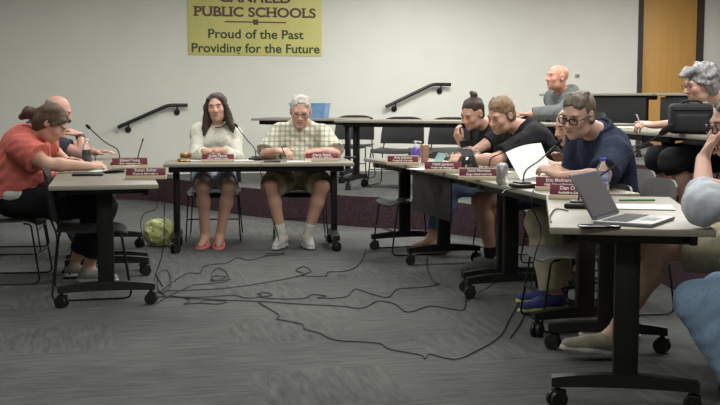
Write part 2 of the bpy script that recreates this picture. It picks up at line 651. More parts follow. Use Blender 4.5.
XR = pr.x - 0.002
w0 = wall_xy(on_wall(116), -0.002)
tier('floor_tier_1', curve2([w0, (-2.43, 13.05), (-1.28, 11.55), (-.1, 10.5), (.5, 10.2), (1.2, 9.4), (1.72, 8.4), (2.0, 7.4), (2.08, 6.2), (2.22, 4.4), (2.3, 1.5)]),
     [(XR, 1.5), wall_xy(s_r - 0.002, -.002)], 0.0, T1)
tier('floor_tier_2', curve2([wall_xy(on_wall(408), -.004), (1.3, 12.4), (2.4, 11.1), (3.2, 9.6), (3.7, 7.6), (3.8, 3.0)]),
     [(XR - .002, 3.0), wall_xy(s_r - 0.004, -.004)], T1, T2)
tier('floor_tier_3', [(-7.88, 3.0), (-2.80, 3.0), (-2.74, 7.4), (-2.86, 8.4), (-3.6, 10.6), (-4.3, 12.7), wall_xy(on_wall(4), -0.002)], [wall_xy(-5.4, -.002)], 0.0, T1)
bb = MB()
bb.box(((-6.0 + on_wall(116)) / 2 + 0.0, -0.008, 0.05), (on_wall(116) + 6.0, 0.012, 0.10))
struct('baseboard_back', bb.xf(WM), M['frame'])


# handrails on the back wall
def handrail(px0, px1, pxe, z0, z1, label):
    s0, s1, se = on_wall(px0), on_wall(px1), on_wall(pxe)
    root = empty('handrail', WM @ Vector((s0, 0, z0)), WA)
    tag(root, label, 'handrail', 'stair handrails on the grey wall')
    L = se - s0
    b = MB()
    b.tube(fillet([(0, -.075, 0), (s1 - s0, -.075, z1 - z0), (L, -.075, z1 - z0 + .0)], 0.06), .022, 12)
    b.build('rail', M['rail'], root)
    for (x, zz) in ((0.15 * L, 0.15 * L * (z1 - z0) / (s1 - s0)), (0.85 * L, z1 - z0)):
        q = MB()
        q.tube(fillet([(x, -.075, zz), (x, -.075, zz - .06), (x, 0.0, zz - .09)], .02), .010, 8)
        q.tube([(x, -.001, zz - .09), (x, -.012, zz - .09)], .038, 16)
        q.build('bracket', M['rail'], root)


handrail(119, 169, 188.5, 0.895, 1.165, 'black handrail on the bare grey wall, beside the woman in cream')
handrail(384, 430, 448, 1.14, 1.435, 'black handrail on the pale wall above the back row of empty chairs')

# small round wall stop beside the hooded man
q = MB()
q.lathe([(0, 0), (.03, 0), (.03, .012), (.022, .03), (0, .034)], 16)
q.xf(Matrix.Translation(WM @ Vector((on_wall(574.5), 0, 1.565))) @ Matrix.Rotation(WA, 4, 'Z') @ Matrix.Rotation(math.radians(90), 4, 'X'))
tag(q.build('door_stop', M['steel']), 'small round steel stop on the pale wall behind the bald head', 'door stop')

# ------------------------------------------------------------------ the banner
s0, s1 = on_wall(190.3), on_wall(322)
BW = s1 - s0
zb = 1.79
BH = 0.95
ban = empty('banner', WM @ Vector(((s0 + s1) / 2, 0, zb)), WA)
tag(ban, 'yellow school banner with maroon and dark green lettering on the wall', 'banner')
MB().box((0, -.006, BH / 2), (BW, .006, BH), bevel=.001).build('banner_sheet', M['banner'], ban)
UPR = (math.radians(90), 0, 0)
PXM = BW / 134.5        # metres per pixel on the banner
Z = lambda y: (55 - y) * PXM


def banner_text(txt, y, wpx, size, m, bold, cx=0.0):
    return text_part('lettering', txt, size, m, ban, (cx, -.0095, Z(y)), UPR, width=wpx * PXM, bold=bold)


CXO = 1.5 * PXM
banner_text('CANFIELD', 2.3, 72, .165, M['maroon_text'], .005, -.2 * PXM)
pt = banner_text('PUBLIC SCHOOLS', 16.5, 122, .165, M['maroon_text'], .005, .3 * PXM)
banner_text('Proud of the Past', 38.0, 96, .158, M['green_text'], .003, .6 * PXM)
banner_text('Providing for the Future', 52.0, 129, .158, M['green_text'], .003, .6 * PXM)
# slab serifs for the maroon line: feet and heads of the upright strokes
sb = MB()
vx = sorted({round(v.co.x, 4) for v in pt.data.vertices})
capz = max(v.co.z if False else v.co.y for v in pt.data.vertices)
bm_ = bmesh.new(); bm_.from_mesh(pt.data)
isl = []
seen = set()
for v in bm_.verts:
    if v.index in seen:
        continue
    st, comp = [v], []
    seen.add(v.index)
    while st:
        u = st.pop(); comp.append(u)
        for e in u.link_edges:
            o2 = e.other_vert(u)
            if o2.index not in seen:
                seen.add(o2.index); st.append(o2)
    isl.append((min(c.co.x for c in comp), max(c.co.x for c in comp)))
bm_.free()
isl.sort()
merged = []
for a_, b_ in isl:
    if merged and a_ < merged[-1][1] - .005:
        merged[-1] = (min(a_, merged[-1][0]), max(b_, merged[-1][1]))
    else:
        merged.append((a_, b_))
SER = {'P': 'l', 'U': 'TT', 'B': '', 'L': 'l', 'I': 'c', 'H': 'lr'}
for (a_, b_), ch in zip(merged, 'PUBLICSCHOOLS'):
    st = .016
    k = SER.get(ch, '')
    if ch in 'PLBH':
        for zz in (0.006, capz - 0.006):
            sb.box((a_ + .018, -.0006, zz), (.07, .0012, .013))
    if ch == 'I':
        for zz in (0.006, capz - 0.006):
            sb.box(((a_ + b_) / 2, -.0006, zz), (.07, .0012, .013))
    if ch == 'H':
        for zz in (0.006, capz - 0.006):
            sb.box((b_ - .018, -.0006, zz), (.07, .0012, .013))
    if ch == 'U':
        for xx in (a_ + .018, b_ - .018):
            sb.box((xx, -.0006, capz - .006), (.065, .0012, .013))
so = sb.build('serif', M['maroon_text'], ban, smooth=False)
so.location = (.3 * PXM, -.0095, Z(16.5))
orn = MB()
zo = Z(21.8)
orn.box((-15.5 * PXM * 1.0, -.0098, zo), (31 * PXM, .0012, 1.3 * PXM))
orn.box((15.5 * PXM * 1.0, -.0098, zo), (31 * PXM, .0012, 1.3 * PXM))
orn.box((0, -.010, zo), (5.2 * PXM, .0016, 5.2 * PXM), bevel=.0006)
orn.build('ornament_rule', M['maroon_text'], ban, smooth=False)


# ------------------------------------------------------------------ folding training tables
def caster_mesh():
    b = MB()
    for sx in (-.016, .016):
        b.tube([(sx - .009, 0, .036), (sx + .009, 0, .036)], .036, 18)
    b.tube([(0, 0, .036), (0, 0, .10)], .011, 10)
    b.tube([(-.03, 0, .036), (.03, 0, .036)], .008, 8)
    b.box((0, -.006, .066), (.046, .05, .022), bevel=.006)
    return b


_cm = caster_mesh().build('caster', M['caster'])
CASTER = _cm.data
bpy.data.objects.remove(_cm)
TABLE_H = 0.75


def table(label, corner, ang, length, side=1, feet=None, width=0.61, z0=0.0, TABLE_H=0.75, group='training tables', panel=None, back_panel=False):
    root = empty('training_table', (corner[0], corner[1], z0), ang)
    tag(root, label, 'table', group)
    s = side
    # top
    b = MB()
    L, Wd = length, width
    r = .03
    b.box((L / 2, s * Wd / 2, TABLE_H - .014), (L - .004, Wd, .028), bevel=.006, seg=2)
    t = b.build('tabletop', [M['top'], M['edge']], root)
    for p in t.data.polygons:
        if abs(p.normal.z) < .5:
            p.material_index = 1
    b = MB()
    for yy in (.07, Wd - .07):
        b.box((L / 2, s * yy, TABLE_H - .050), (L - .16, .03, .042), bevel=.004)
    for f in feet:
        b.box((f, s * Wd / 2, TABLE_H - .052), (.09, Wd - .10, .044), bevel=.005)
    b.build('under_frame', M['black'], root)
    for f in feet:
        b = MB()
        b.box((f, s * Wd / 2, .40), (.052, .098, .56), bevel=.012)
        b.build('column', M['black'], root)
        b = MB()
        n = 12
        prof = []
        for i in range(n + 1):
            u = -1 + 2 * i / n
            yy = u * .285
            zt = .150 - .022 * u * u
            zb_ = zt - .052 + .014 * u * u
            prof.append((yy, zt, zb_))
        rings = []
        for yy, zt, zb_ in prof:
            rings.append([b.bm.verts.new((f - .03, s * Wd / 2 + yy, zb_)), b.bm.verts.new((f + .03, s * Wd / 2 + yy, zb_)),
                          b.bm.verts.new((f + .026, s * Wd / 2 + yy, zt)), b.bm.verts.new((f - .026, s * Wd / 2 + yy, zt))])
        for a_, c_ in zip(rings[:-1], rings[1:]):
            for k in range(4):
                b.bm.faces.new((a_[k], a_[(k + 1) % 4], c_[(k + 1) % 4], c_[k]))
        b.bm.faces.new(rings[0]); b.bm.faces.new(rings[-1])
        b.build('foot', M['black'], root)
        for e in (-1, 1):
            c = bpy.data.objects.new('caster', CASTER)
            COL.objects.link(c)
            c.parent = root
            c.location = (f, s * Wd / 2 + e * .262, 0)
            c.rotation_euler = (0, 0, random.uniform(-.8, .8))
    if panel:
        x0, x1, zt, zb_ = panel
        b = MB()
        b.box(((x0 + x1) / 2, s * .045, (zt + zb_) / 2), (x1 - x0, .012, zt - zb_), bevel=.003)
        b.build('modesty_panel', M['panel'], root)
    return root


A_L = math.atan2(.974, -.225)
uL = Vector((-.225, .974, 0))
L1 = Vector((-1.154, 6.17, 0))
table('wheeled table nearest the empty charcoal chair, under the woman in coral', L1, A_L, 1.52, 1, [.30, 1.40])
L2 = L1 + uL * 1.53
table('wheeled table in front of the bald man with the dark drink bottle', L2, A_L, 1.52, 1, [.12, 1.36])
A_F = math.atan2(.105, 1.0)
F0 = Vector((-1.565, 8.56, 0))
table('wheeled table shared by the woman in cream and the man in plaid', F0, A_F, 1.53, 1, [.085, 1.385], TABLE_H=0.725)
A_N = math.atan2(.987, .159)
N0 = Vector((.72, 4.07, 0))
table('wheeled table under the open grey laptop', N0, A_N, 1.40, -1, [.18, 1.22], group='training tables')
M0 = Vector((.945, 5.46, 0))
M1 = Vector((.660, 6.78, 0))
A_M = math.atan2(M1.y - M0.y, M1.x - M0.x)
table('wheeled table under the crossed arms of the man in navy', M0, A_M, 1.335, -1, [.09, 1.22], width=.52)
O1 = Vector((.300, 8.14, 0))
A_O = math.atan2(O1.y - M1.y, O1.x - M1.x)
table('wheeled table with a hanging black front panel', M1 + Vector((-.004, .012, 0)), A_O, 1.39, -1, [.07, 1.25], panel=(.36, 1.20, .70, .42))
A_Q = math.radians(90 + 18)
table('short wheeled table holding the pump bottle, closing the row', O1 + Vector((-.005, .02, 0)), A_Q, .86, -1, [.70])

# tables on the tiers
AT = math.radians(-14)
table('raised table holding the blue tub, behind the man in plaid', (-1.24, 12.28), AT, 1.25, 1, [.20, 1.06], z0=T1, TABLE_H=.725, group='tables on the raised tiers')
table('long raised table with three empty chair backs showing over it', (-.27, 11.15), math.radians(-19), 1.62, 1, [.14, 1.40], z0=T1, TABLE_H=.725, group='tables on the raised tiers')
table('raised table where the man in the grey hooded top rests his hands', (1.09, 10.36), math.radians(-56), 1.5, 1, [.2, 1.3], z0=T1, TABLE_H=.725, group='tables on the raised tiers')
table('raised table under the black bag and the grey-haired woman', (1.86, 9.10), math.radians(-80), 1.60, 1, [.2, 1.05], z0=T1, TABLE_H=.70, width=.55, group='tables on the raised tiers')
table('raised table partly hidden by the man resting chin on fist', (2.15, 7.49), math.radians(-84), 1.52, 1, [.45, 1.3], z0=T1, TABLE_H=.70, width=.55, group='tables on the raised tiers')
table('highest table, with black front panel below the pale wall', (2.05, 12.45), math.radians(-29), 1.30, 1, [.2, 1.15], z0=T2, TABLE_H=.705, panel=(.40, 1.22, .66, .36), group='tables on the raised tiers')
table('highest table, in front of the wooden door', (3.22, 11.79), math.radians(-36), 1.52, 1, [.6, 1.3], z0=T2, TABLE_H=.705, panel=(.03, .50, .66, .36), group='tables on the raised tiers')


# ------------------------------------------------------------------ stacking chairs with sled bases
def make_chair(label, shell='shell', group='charcoal stacking chairs'):
    root = empty('stacking_chair')
    tag(root, label, 'chair', group)

    def seat(u, v):
        x = (u - .5) * .46
        y = -.20 + v * .43
        z = .425 + .014 * abs(2 * u - 1) ** 2.5 - .012 * math.sin(math.pi * v) - .035 * max(0, (v - .78) / .22) ** 2
        x *= 1 - .10 * max(0, (v - .8) / .2) ** 2
        return (x, y, z)

    MB().sheet(seat, 14, 14, .011).build('seat', M[shell], root)

    def back(u, v):
        ww = .455 - .05 * v ** 2
        x = (u - .5) * ww
        z = .49 + v * .320 - .035 * abs(2 * u - 1) ** 4 * v ** 3
        y = -.228 - .045 * v + .045 * abs(2 * u - 1) ** 2 * (1 - .3 * v)
        return (x, y, z)

    MB().sheet(back, 14, 12, .011).build('backrest', M[shell], root)
    for sx in (-1, 1):
        b = MB()
        b.tube(fillet([(sx * .20, .14, .410), (sx * .215, .19, .405), (sx * .235, .245, .011), (sx * .235, -.235, .011), (sx * .205, -.19, .41), (sx * .195, -.236, .52), (sx * .19, -.258, .72)], .05), .0065, 8)
        b.build('sled_leg', M['wire'], root)
    MB().tube([(-.226, .222, .20), (.226, .222, .20)], .006, 8).build('stretcher', M['wire'], root)
    MB().tube([(-.20, -.18, .405), (.20, -.18, .405)], .006, 8).build('stretcher', M['wire'], root)
    return root


def chair_at(src, loc, phi, label, z=0.0, used=[]):
    """phi = direction the sitter faces"""
    rz = phi - math.pi / 2
    if not used:
        used.append(1)
        o = src
    else:
        o = dup(src)
    o.location = (loc[0], loc[1], z)
    o.rotation_euler = (0, 0, rz)
    o['label'] = label
    return o


C0 = make_chair('x')
rad = math.radians
chair_at(C0, (-1.705, 6.77), rad(14), 'empty charcoal chair pushed in at the table end beside the woman in coral')
chair_at(C0, (.41, 8.70), rad(198), 'empty charcoal chair tucked under the short table with the pump bottle')
C1 = make_chair('grey stacking chair with empty seat tucked between navy man and laptop', 'shell_grey', 'grey stacking chairs')
C1.location = (1.175, 5.85, 0)
C1.scale = (1, 1, .95)
C1.rotation_euler = (0, 0, rad(185) - math.pi / 2)
for i, (px, d, a, lab) in enumerate(((350, 12.95, -105, 'empty chair behind the raised table, nearest the blue tub'),
                                     (397, 11.75, -110, 'empty chair behind the raised table, middle of the three showing backs'),
                                     (445, 11.45, -112, 'empty chair behind the raised table, nearest the woman with the bun'))):
    p = PX(px, d, .8)
    c_ = chair_at(C0, (p.x, p.y), rad(a), lab, z=T1)
    c_['group'] = 'empty chairs on the raised tier'
    c_.scale = (1.1, .95, .92)

# ------------------------------------------------------------------ people: one continuous body each, grown from a distance field
V = lambda *a: np.array(a, dtype=np.float64)


def unit(v):
    v = np.asarray(v, dtype=np.float64)
    return v / max(np.linalg.norm(v), 1e-9)


class Cone:
    def __init__(s, a, b, ra, rb, k=0.02, clip=None, sub=False, flat=1.0):
        s.a, s.b, s.ra, s.rb, s.k, s.clip, s.sub = np.asarray(a, float), np.asarray(b, float), ra, rb, k, clip, sub

    def bounds(s):
        r = max(s.ra, s.rb)
        return np.minimum(s.a, s.b) - r, np.maximum(s.a, s.b) + r

    def d(s, X, Y, Zz):
        ab = s.b - s.a
        L2 = max(ab.dot(ab), 1e-12)
        x, y, z = X - s.a[0], Y - s.a[1], Zz - s.a[2]
        t = np.clip((x * ab[0] + y * ab[1] + z * ab[2]) / L2, 0, 1)
        r = np.sqrt((x - t * ab[0]) ** 2 + (y - t * ab[1]) ** 2 + (z - t * ab[2]) ** 2)
        return r - (s.ra + t * (s.rb - s.ra))


class Ell:
    def __init__(s, c, r, R=None, k=0.03, clip=None, sub=False):
        s.c, s.r, s.k, s.clip, s.sub = np.asarray(c, float), np.asarray(r, float), k, clip, sub
        s.R = np.eye(3) if R is None else np.asarray(R)       # columns = local axes in world

    def bounds(s):
        e = np.sqrt(((s.R * s.r[None, :]) ** 2).sum(1))
        return s.c - e, s.c + e

    def d(s, X, Y, Zz):
        x, y, z = X - s.c[0], Y - s.c[1], Zz - s.c[2]
        q0 = q1 = 0
        for i in range(3):
            u = (x * s.R[0, i] + y * s.R[1, i] + z * s.R[2, i])
            q0 = q0 + (u / s.r[i]) ** 2
            q1 = q1 + (u / s.r[i] ** 2) ** 2
        k0 = np.sqrt(q0)
        k1 = np.sqrt(q1) + 1e-9
        return k0 * (k0 - 1) / k1


def grow(prims, h, wrinkle=0.0, seed=0, cuts=()):
    lo = np.min([p.bounds()[0] for p in prims if not p.sub], axis=0) - 0.03
    hi = np.max([p.bounds()[1] for p in prims if not p.sub], axis=0) + 0.03
    n = np.ceil((hi - lo) / h).astype(int) + 1
    F = np.full(n, 0.5, dtype=np.float32)
    ax = [lo[i] + h * np.arange(n[i]) for i in range(3)]
    for p in prims:
        b0, b1 = p.bounds()
        m = p.k + 2.5 * h + 0.012
        i0 = np.maximum(np.floor((b0 - m - lo) / h).astype(int), 0)
        i1 = np.minimum(np.ceil((b1 + m - lo) / h).astype(int) + 1, n)
        if np.any(i1 <= i0):
            continue
        X = ax[0][i0[0]:i1[0]][:, None, None]; Y = ax[1][i0[1]:i1[1]][None, :, None]; Zz = ax[2][i0[2]:i1[2]][None, None, :]
        d = p.d(X, Y, Zz)
        if p.clip is not None:
            for (pt, nn) in p.clip:
                d = np.maximum(d, (X - pt[0]) * nn[0] + (Y - pt[1]) * nn[1] + (Zz - pt[2]) * nn[2])
        f = F[i0[0]:i1[0], i0[1]:i1[1], i0[2]:i1[2]]
        if p.sub:
            d = -d
            if p.k > 0:
                hh = np.maximum(p.k - np.abs(f - d), 0) / p.k
                f[...] = np.maximum(f, d) + hh * hh * p.k * .25
            else:
                f[...] = np.maximum(f, d)
        elif p.k > 0:
            hh = np.maximum(p.k - np.abs(f - d), 0) / p.k
            f[...] = np.minimum(f, d) - hh * hh * p.k * .25
        else:
            f[...] = np.minimum(f, d)
    if wrinkle > 0:
        r2 = np.random.default_rng(seed)
        X = ax[0][:, None, None]; Y = ax[1][None, :, None]; Zz = ax[2][None, None, :]
        acc = 0
        for _ in range(5):
            dr = unit(r2.normal(size=3)) * 2 * math.pi / r2.uniform(.05, .13)
            dw = unit(r2.normal(size=3)) * 2 * math.pi / .25
            acc = acc + np.sin(X * dr[0] + Y * dr[1] + Zz * dr[2] + r2.uniform(0, 6) + 1.4 * np.sin(X * dw[0] + Y * dw[1] + Zz * dw[2]))
        F = F + (wrinkle / 2.2 * acc).astype(np.float32)
    for (pt, nn) in cuts:
        X = ax[0][:, None, None]; Y = ax[1][None, :, None]; Zz = ax[2][None, None, :]
        F = np.maximum(F, ((X - pt[0]) * nn[0] + (Y - pt[1]) * nn[1] + (Zz - pt[2]) * nn[2]).astype(np.float32))
    F[0] = F[-1] = 0.5; F[:, 0] = F[:, -1] = 0.5; F[:, :, 0] = F[:, :, -1] = 0.5
    return nets(F, lo, h)


def nets(F, lo, h):
    ins = (F < 0)
    c = np.zeros(tuple(q - 1 for q in F.shape), dtype=np.int8)
    for dx in (0, 1):
        for dy in (0, 1):
            for dz in (0, 1):
                c += ins[dx:F.shape[0] - 1 + dx, dy:F.shape[1] - 1 + dy, dz:F.shape[2] - 1 + dz]
    idx = np.argwhere((c > 0) & (c < 8))
    vid = np.full(c.shape, -1, dtype=np.int32)
    vid[idx[:, 0], idx[:, 1], idx[:, 2]] = np.arange(len(idx))
    cor = {}
    for dx in (0, 1):
        for dy in (0, 1):
            for dz in (0, 1):
                cor[(dx, dy, dz)] = F[idx[:, 0] + dx, idx[:, 1] + dy, idx[:, 2] + dz]
    acc = np.zeros((len(idx), 3)); cnt = np.zeros(len(idx))
    keys = list(cor)
    for a in keys:
        for ax in range(3):
            if a[ax] == 0:
                b = list(a); b[ax] = 1; b = tuple(b)
                f0, f1 = cor[a], cor[b]
                cr = (f0 < 0) != (f1 < 0)
                t = np.where(cr, f0 / np.where(cr, f0 - f1, 1), 0)
                for q in range(3):
                    acc[:, q] += np.where(cr, a[q] + (t if q == ax else 0), 0)
                cnt += cr
    pos = lo + h * (idx + acc / cnt[:, None])
    quads = []
    for ax in range(3):
        sl0 = [slice(None)] * 3; sl1 = [slice(None)] * 3
        sl0[ax] = slice(0, -1); sl1[ax] = slice(1, None)
        a, b = ins[tuple(sl0)], ins[tuple(sl1)]
        e = np.argwhere(a != b)
        o1, o2 = [(1, 2), (2, 0), (0, 1)][ax]
        e = e[(e[:, o1] > 0) & (e[:, o2] > 0)]
        s = a[e[:, 0], e[:, 1], e[:, 2]]

        def cell(d1, d2):
            q = e.copy(); q[:, o1] -= d1; q[:, o2] -= d2
            return vid[q[:, 0], q[:, 1], q[:, 2]]
        A, B, C_, D = cell(1, 1), cell(0, 1), cell(0, 0), cell(1, 0)
        qd = np.stack([A, B, C_, D], 1)
        qd[~s] = qd[~s][:, ::-1]
        quads.append(qd)
    return pos, np.concatenate(quads)


def field_obj(name, prims, h, m, parent, origin, wrinkle=0.0, seed=0, cuts=(), tint=None):
    pos, q = grow(prims, h, wrinkle, seed, cuts)
    me = bpy.data.meshes.new(name)
    me.vertices.add(len(pos)); me.loops.add(len(q) * 4); me.polygons.add(len(q))
    me.vertices.foreach_set('co', (pos - np.asarray(origin)).astype(np.float32).ravel())
    me.loops.foreach_set('vertex_index', q.astype(np.int32).ravel())
    me.polygons.foreach_set('loop_start', np.arange(0, len(q) * 4, 4, dtype=np.int32))
    me.polygons.foreach_set('use_smooth', np.ones(len(q), dtype=bool))
    me.update(calc_edges=True)
    me.validate()
    if tint is not None:
        a = me.attributes.new('tint', 'FLOAT_COLOR', 'POINT')
        a.data.foreach_set('color', tint(pos).astype(np.float32).ravel())
    return new_obj(name, me, m, parent)


def ik(a, b, l1, l2, pole, who=''):
    a, b = np.asarray(a, float), np.asarray(b, float)
    v = b - a
    d = np.linalg.norm(v)
    if d > (l1 + l2) * .995:
        k = d / ((l1 + l2) * .995)
        if k > 1.06:
            print('REACH', who, round(k, 2))
        l1 *= k; l2 *= k
    if d < abs(l1 - l2) + .02:
        d = abs(l1 - l2) + .02
    x = (l1 * l1 - l2 * l2 + d * d) / (2 * d)
    hgt = math.sqrt(max(l1 * l1 - x * x, 0))
    n = unit(v)
    p = np.asarray(pole, float)
    p = p - n * p.dot(n)
    return a + n * x + unit(p) * hgt


def rotv(v, axis, ang):
    axis = unit(axis)
    return v * math.cos(ang) + np.cross(axis, v) * math.sin(ang) + axis * axis.dot(v) * (1 - math.cos(ang))


def hand_prims(wr, d, n, side, curl, spread=0.0, sc=1.0, thumb=0.5):
    """side +1 = right hand. d = finger direction, n = palm normal"""
    d = unit(d); n = np.asarray(n, float); n = unit(n - d * d.dot(n))
    t = np.cross(d, n) * side                     # towards the thumb
    P_ = []
    kn = []
    for off, ln in ((.029, .088), (.010, .092), (-.010, .087), (-.028, .079)):
        k = wr + (d * ln + t * off) * sc
        kn.append(k)
        P_.append(Cone(wr + (d * .012 + t * off * .6) * sc, k, .0165 * sc, .0125 * sc, .012))
    segs = ((.043, .026, .021), (.047, .030, .022), (.043, .028, .021), (.034, .021, .019))
    for i, k in enumerate(kn):
        cur = k
        dd = rotv(d, n, side * (i - 1.5) * -spread) if spread else d.copy()
        ax = np.cross(dd, n)
        c = curl[i] if isinstance(curl[0], (list, tuple)) else curl
        r0 = .0098 * sc if i < 3 else .0085 * sc
        for j in range(3):
            dd = rotv(dd, ax, c[j])
            nx = cur + dd * segs[i][j] * sc
            P_.append(Cone(cur, nx, r0 * (1 - .1 * j), r0 * (1 - .1 * (j + 1)), .004))
            cur = nx
    b0 = wr + (d * .028 + t * .020) * sc
    d1 = unit(d * .62 + t * .72 + n * .35 * thumb)
    b1 = b0 + d1 * .044 * sc
    d2 = unit(d * .85 + t * .35 + n * .45 * thumb)
    b2 = b1 + d2 * .034 * sc
    d3 = unit(d * .9 + t * .05 + n * .55 * thumb)
    b3 = b2 + d3 * .027 * sc
    P_ += [Cone(b0, b1, .0175 * sc, .0125 * sc, .012), Cone(b1, b2, .0118 * sc, .0105 * sc, .004), Cone(b2, b3, .0105 * sc, .0085 * sc, .004)]
    return P_


RELAX = (.16, .28, .2)
FIST = (1.25, 1.5, .9)
PENG = (.75, .8, .35)


def person(label, pelvis, neck, head, phi, skin, hair=None, head_rot=(0, 0, 0), arms=None, legs=None, clothes=None, hs=1.0, bulk=1.0, belly=0.0,
           female=False, shoulder_w=.185, brow=(.12, .07, .04), h=.006, twist=0.0, bulge=.03, armk=1.0, footk=1.0, seed=1, hairmat_=None, lips=(.55, .25, .22), stubble=None, shave=None, glasses=None, beard=None):
    pelvis, neck, head = (np.array(q, dtype=float) for q in (pelvis, neck, head))
    fwd = V(math.cos(phi), math.sin(phi), 0)
    rt = V(math.sin(phi), -math.cos(phi), 0)
    up = V(0, 0, 1)
    root_loc = V(pelvis[0], pelvis[1], pelvis[2] - .575)
    sp = unit(neck - pelvis)
    # shoulder frame
    r_sh = rotv(rt, up, twist)
    r_sh = unit(r_sh - sp * r_sh.dot(sp))
    r_pl = unit(rt - sp * rt.dot(sp))
    f_sh = np.cross(sp, r_sh) * 1.0
    f_pl = np.cross(sp, r_pl)
    if f_sh.dot(fwd) < 0:
        f_sh = -f_sh; f_pl = -f_pl
    L = np.linalg.norm(neck - pelvis)
    waist = pelvis + (neck - pelvis) * .36 - f_pl * bulge
    chest = pelvis + (neck - pelvis) * .68 - f_sh * bulge * .8
    Rp = np.stack([r_pl, f_pl, sp], 1)
    Rs = np.stack([r_sh, f_sh, sp], 1)
    Rpel = np.stack([rt, fwd, up], 1)
    B = bulk
    shR = neck - sp * .092 + r_sh * shoulder_w + f_sh * .015
    shL = neck - sp * .092 - r_sh * shoulder_w + f_sh * .015

    def torso(e, top=True):
        q = [Ell(pelvis + up * .0, V(.172 * B + e, .125 * B + e, .115 + e), Rpel, .05),
             Ell(waist + f_pl * (.02 + belly * .5), V(.145 * B + belly * .5 + e, .112 * B + belly + e, .16 + e), Rp, .07),
             Ell(chest + f_sh * .012, V(.162 * B + e, .118 * B + e, .175 + e), Rs, .06),
             Cone(neck - sp * .110 + r_sh * .12, neck - sp * .110 - r_sh * .12, .062 * B + e, .062 * B + e, .05),
             Cone(neck - sp * .055, shR, .046 + e, .046 + e, .04), Cone(neck - sp * .055, shL, .046 + e, .046 + e, .04),
             Ell(shR, V(.057, .060, .062) * B + e, Rs, .04), Ell(shL, V(.057, .060, .062) * B + e, Rs, .04)]
        if female:
            for sx in (-1, 1):
                q.append(Ell(chest + sp * .01 + r_sh * sx * .075 + f_sh * .085, V(.068, .062, .066) + e, Rs, .04))
        return q

    # head frame
    yaw, pit, rol = head_rot
    hf = rotv(fwd, up, yaw); hr = rotv(rt, up, yaw)
    hf2 = rotv(hf, hr, pit); hu = np.cross(hr, hf2)
    hr2 = rotv(hr, hf2, rol); hu = np.cross(hr2, hf2)
    HR = np.stack([hr2, hf2, hu], 1)
    hp = lambda x, y, z: head + HR @ (V(x, y, z) * hs)

    def E(x, y, z, a, b_, c_, k=.02, sub=False):
        return Ell(hp(x, y, z), V(a, b_, c_) * hs, HR, k * hs, sub=sub)

    def Cn(p0, p1, a, b_, k=.012, sub=False):
        return Cone(hp(*p0), hp(*p1), a * hs, b_ * hs, k * hs, sub=sub)

    fj = .9 if female else 1.0
    hd = [E(0, -.012, .035, .0755, .097, .084, 0),
          E(0, .028, -.025, .0635, .068, .085, .03),
          E(0, .038, -.072, .050 * fj, .048, .040, .03),
          Cn((-.030 * fj, .02, -.08), (.030 * fj, .02, -.08), .028, .028, .03),
          E(0, .076, -.098, .020 * fj, .016, .016, .02),
          Cn((-.036, .080, .026), (.036, .080, .026), .012, .012, .018),
          Cn((0, .088, .014), (0, .113, -.026), .0075, .0125, .012),
          E(-.012, .100, -.032, .009, .010, .008, .008), E(.012, .100, -.032, .009, .010, .008, .008),
          E(-.040, .064, -.022, .022, .022, .022, .025), E(.040, .064, -.022, .022, .022, .022, .025),
          E(-.032, .100, .004, .016, .012, .010, .012, True), E(.032, .100, .004, .016, .012, .010, .012, True),
          E(-.032, .079, .003, .0135, .0125, .0115, .004), E(.032, .079, .003, .0135, .0125, .0115, .004),
          Cn((-.018, .088, -.058), (.018, .088, -.058), .0065, .0065, .008),
          Cn((-.016, .087, -.069), (.016, .087, -.069), .0072, .0072, .008),
          Cn((-.02, .101, -.0635), (.02, .101, -.0635), .0025, .0025, .004, True)]
    for sx in (-1, 1):
        hd += [E(sx * .079, -.012, .0, .010, .021, .033, .010), E(sx * .086, -.004, .0, .006, .009, .016, .006, True)]
    nk = .052 if female else .060
    hd += [Cone(neck - sp * .05 - f_sh * .005, hp(0, -.018, -.055), nk * 1.08 * (B ** .3), nk * .92 * hs, .035)]
    body = torso(0)
    body += hd
    # arms
    jnts = {}
    UA, FA = .285, .25
    if female:
        UA, FA = .265, .235
    ab = (B ** .5) * (.88 if female else 1.0) * armk
    for sd, S in ((1, shR), (-1, shL)):
        A = arms['R' if sd == 1 else 'L']
        wr = np.array(A['w'], float)
        pole = A.get('pole', None)
        if pole is None:
            pole = -up * 1.0 + rt * sd * .5 - fwd * .2
        if 'e' in A:
            el = np.array(A['e'], float)
        else:
            el = ik(S, wr, UA, FA, pole, label[:18])
        d = A.get('d')
        if d is None:
            d = unit(wr - el)
            if d[2] < .12:
                d = unit(V(d[0], d[1], .12))
        d = unit(d)
        n = A.get('n'); n = V(0, 0, -1) if n is None else V(*n)
        jnts[sd] = (S, el, wr)
        m1 = S + (el - S) * .4; m2 = el + (wr - el) * .3; fb = ab / armk ** .6
        body += [Cone(S, m1, .054 * ab, .049 * ab, .03), Cone(m1, el, .049 * ab, .041 * fb, .03),
                 Cone(el, m2, .041 * fb, .041 * fb, .02), Cone(m2, wr, .041 * fb, .0275 * min(fb, 1.05), .02)]
        body += hand_prims(wr, d, n, sd, A.get('curl', RELAX), A.get('spread', .08), .92 if female else 1.02, A.get('thumb', .5))
    # legs
    lj = {}
    TH, SH = .44, .41
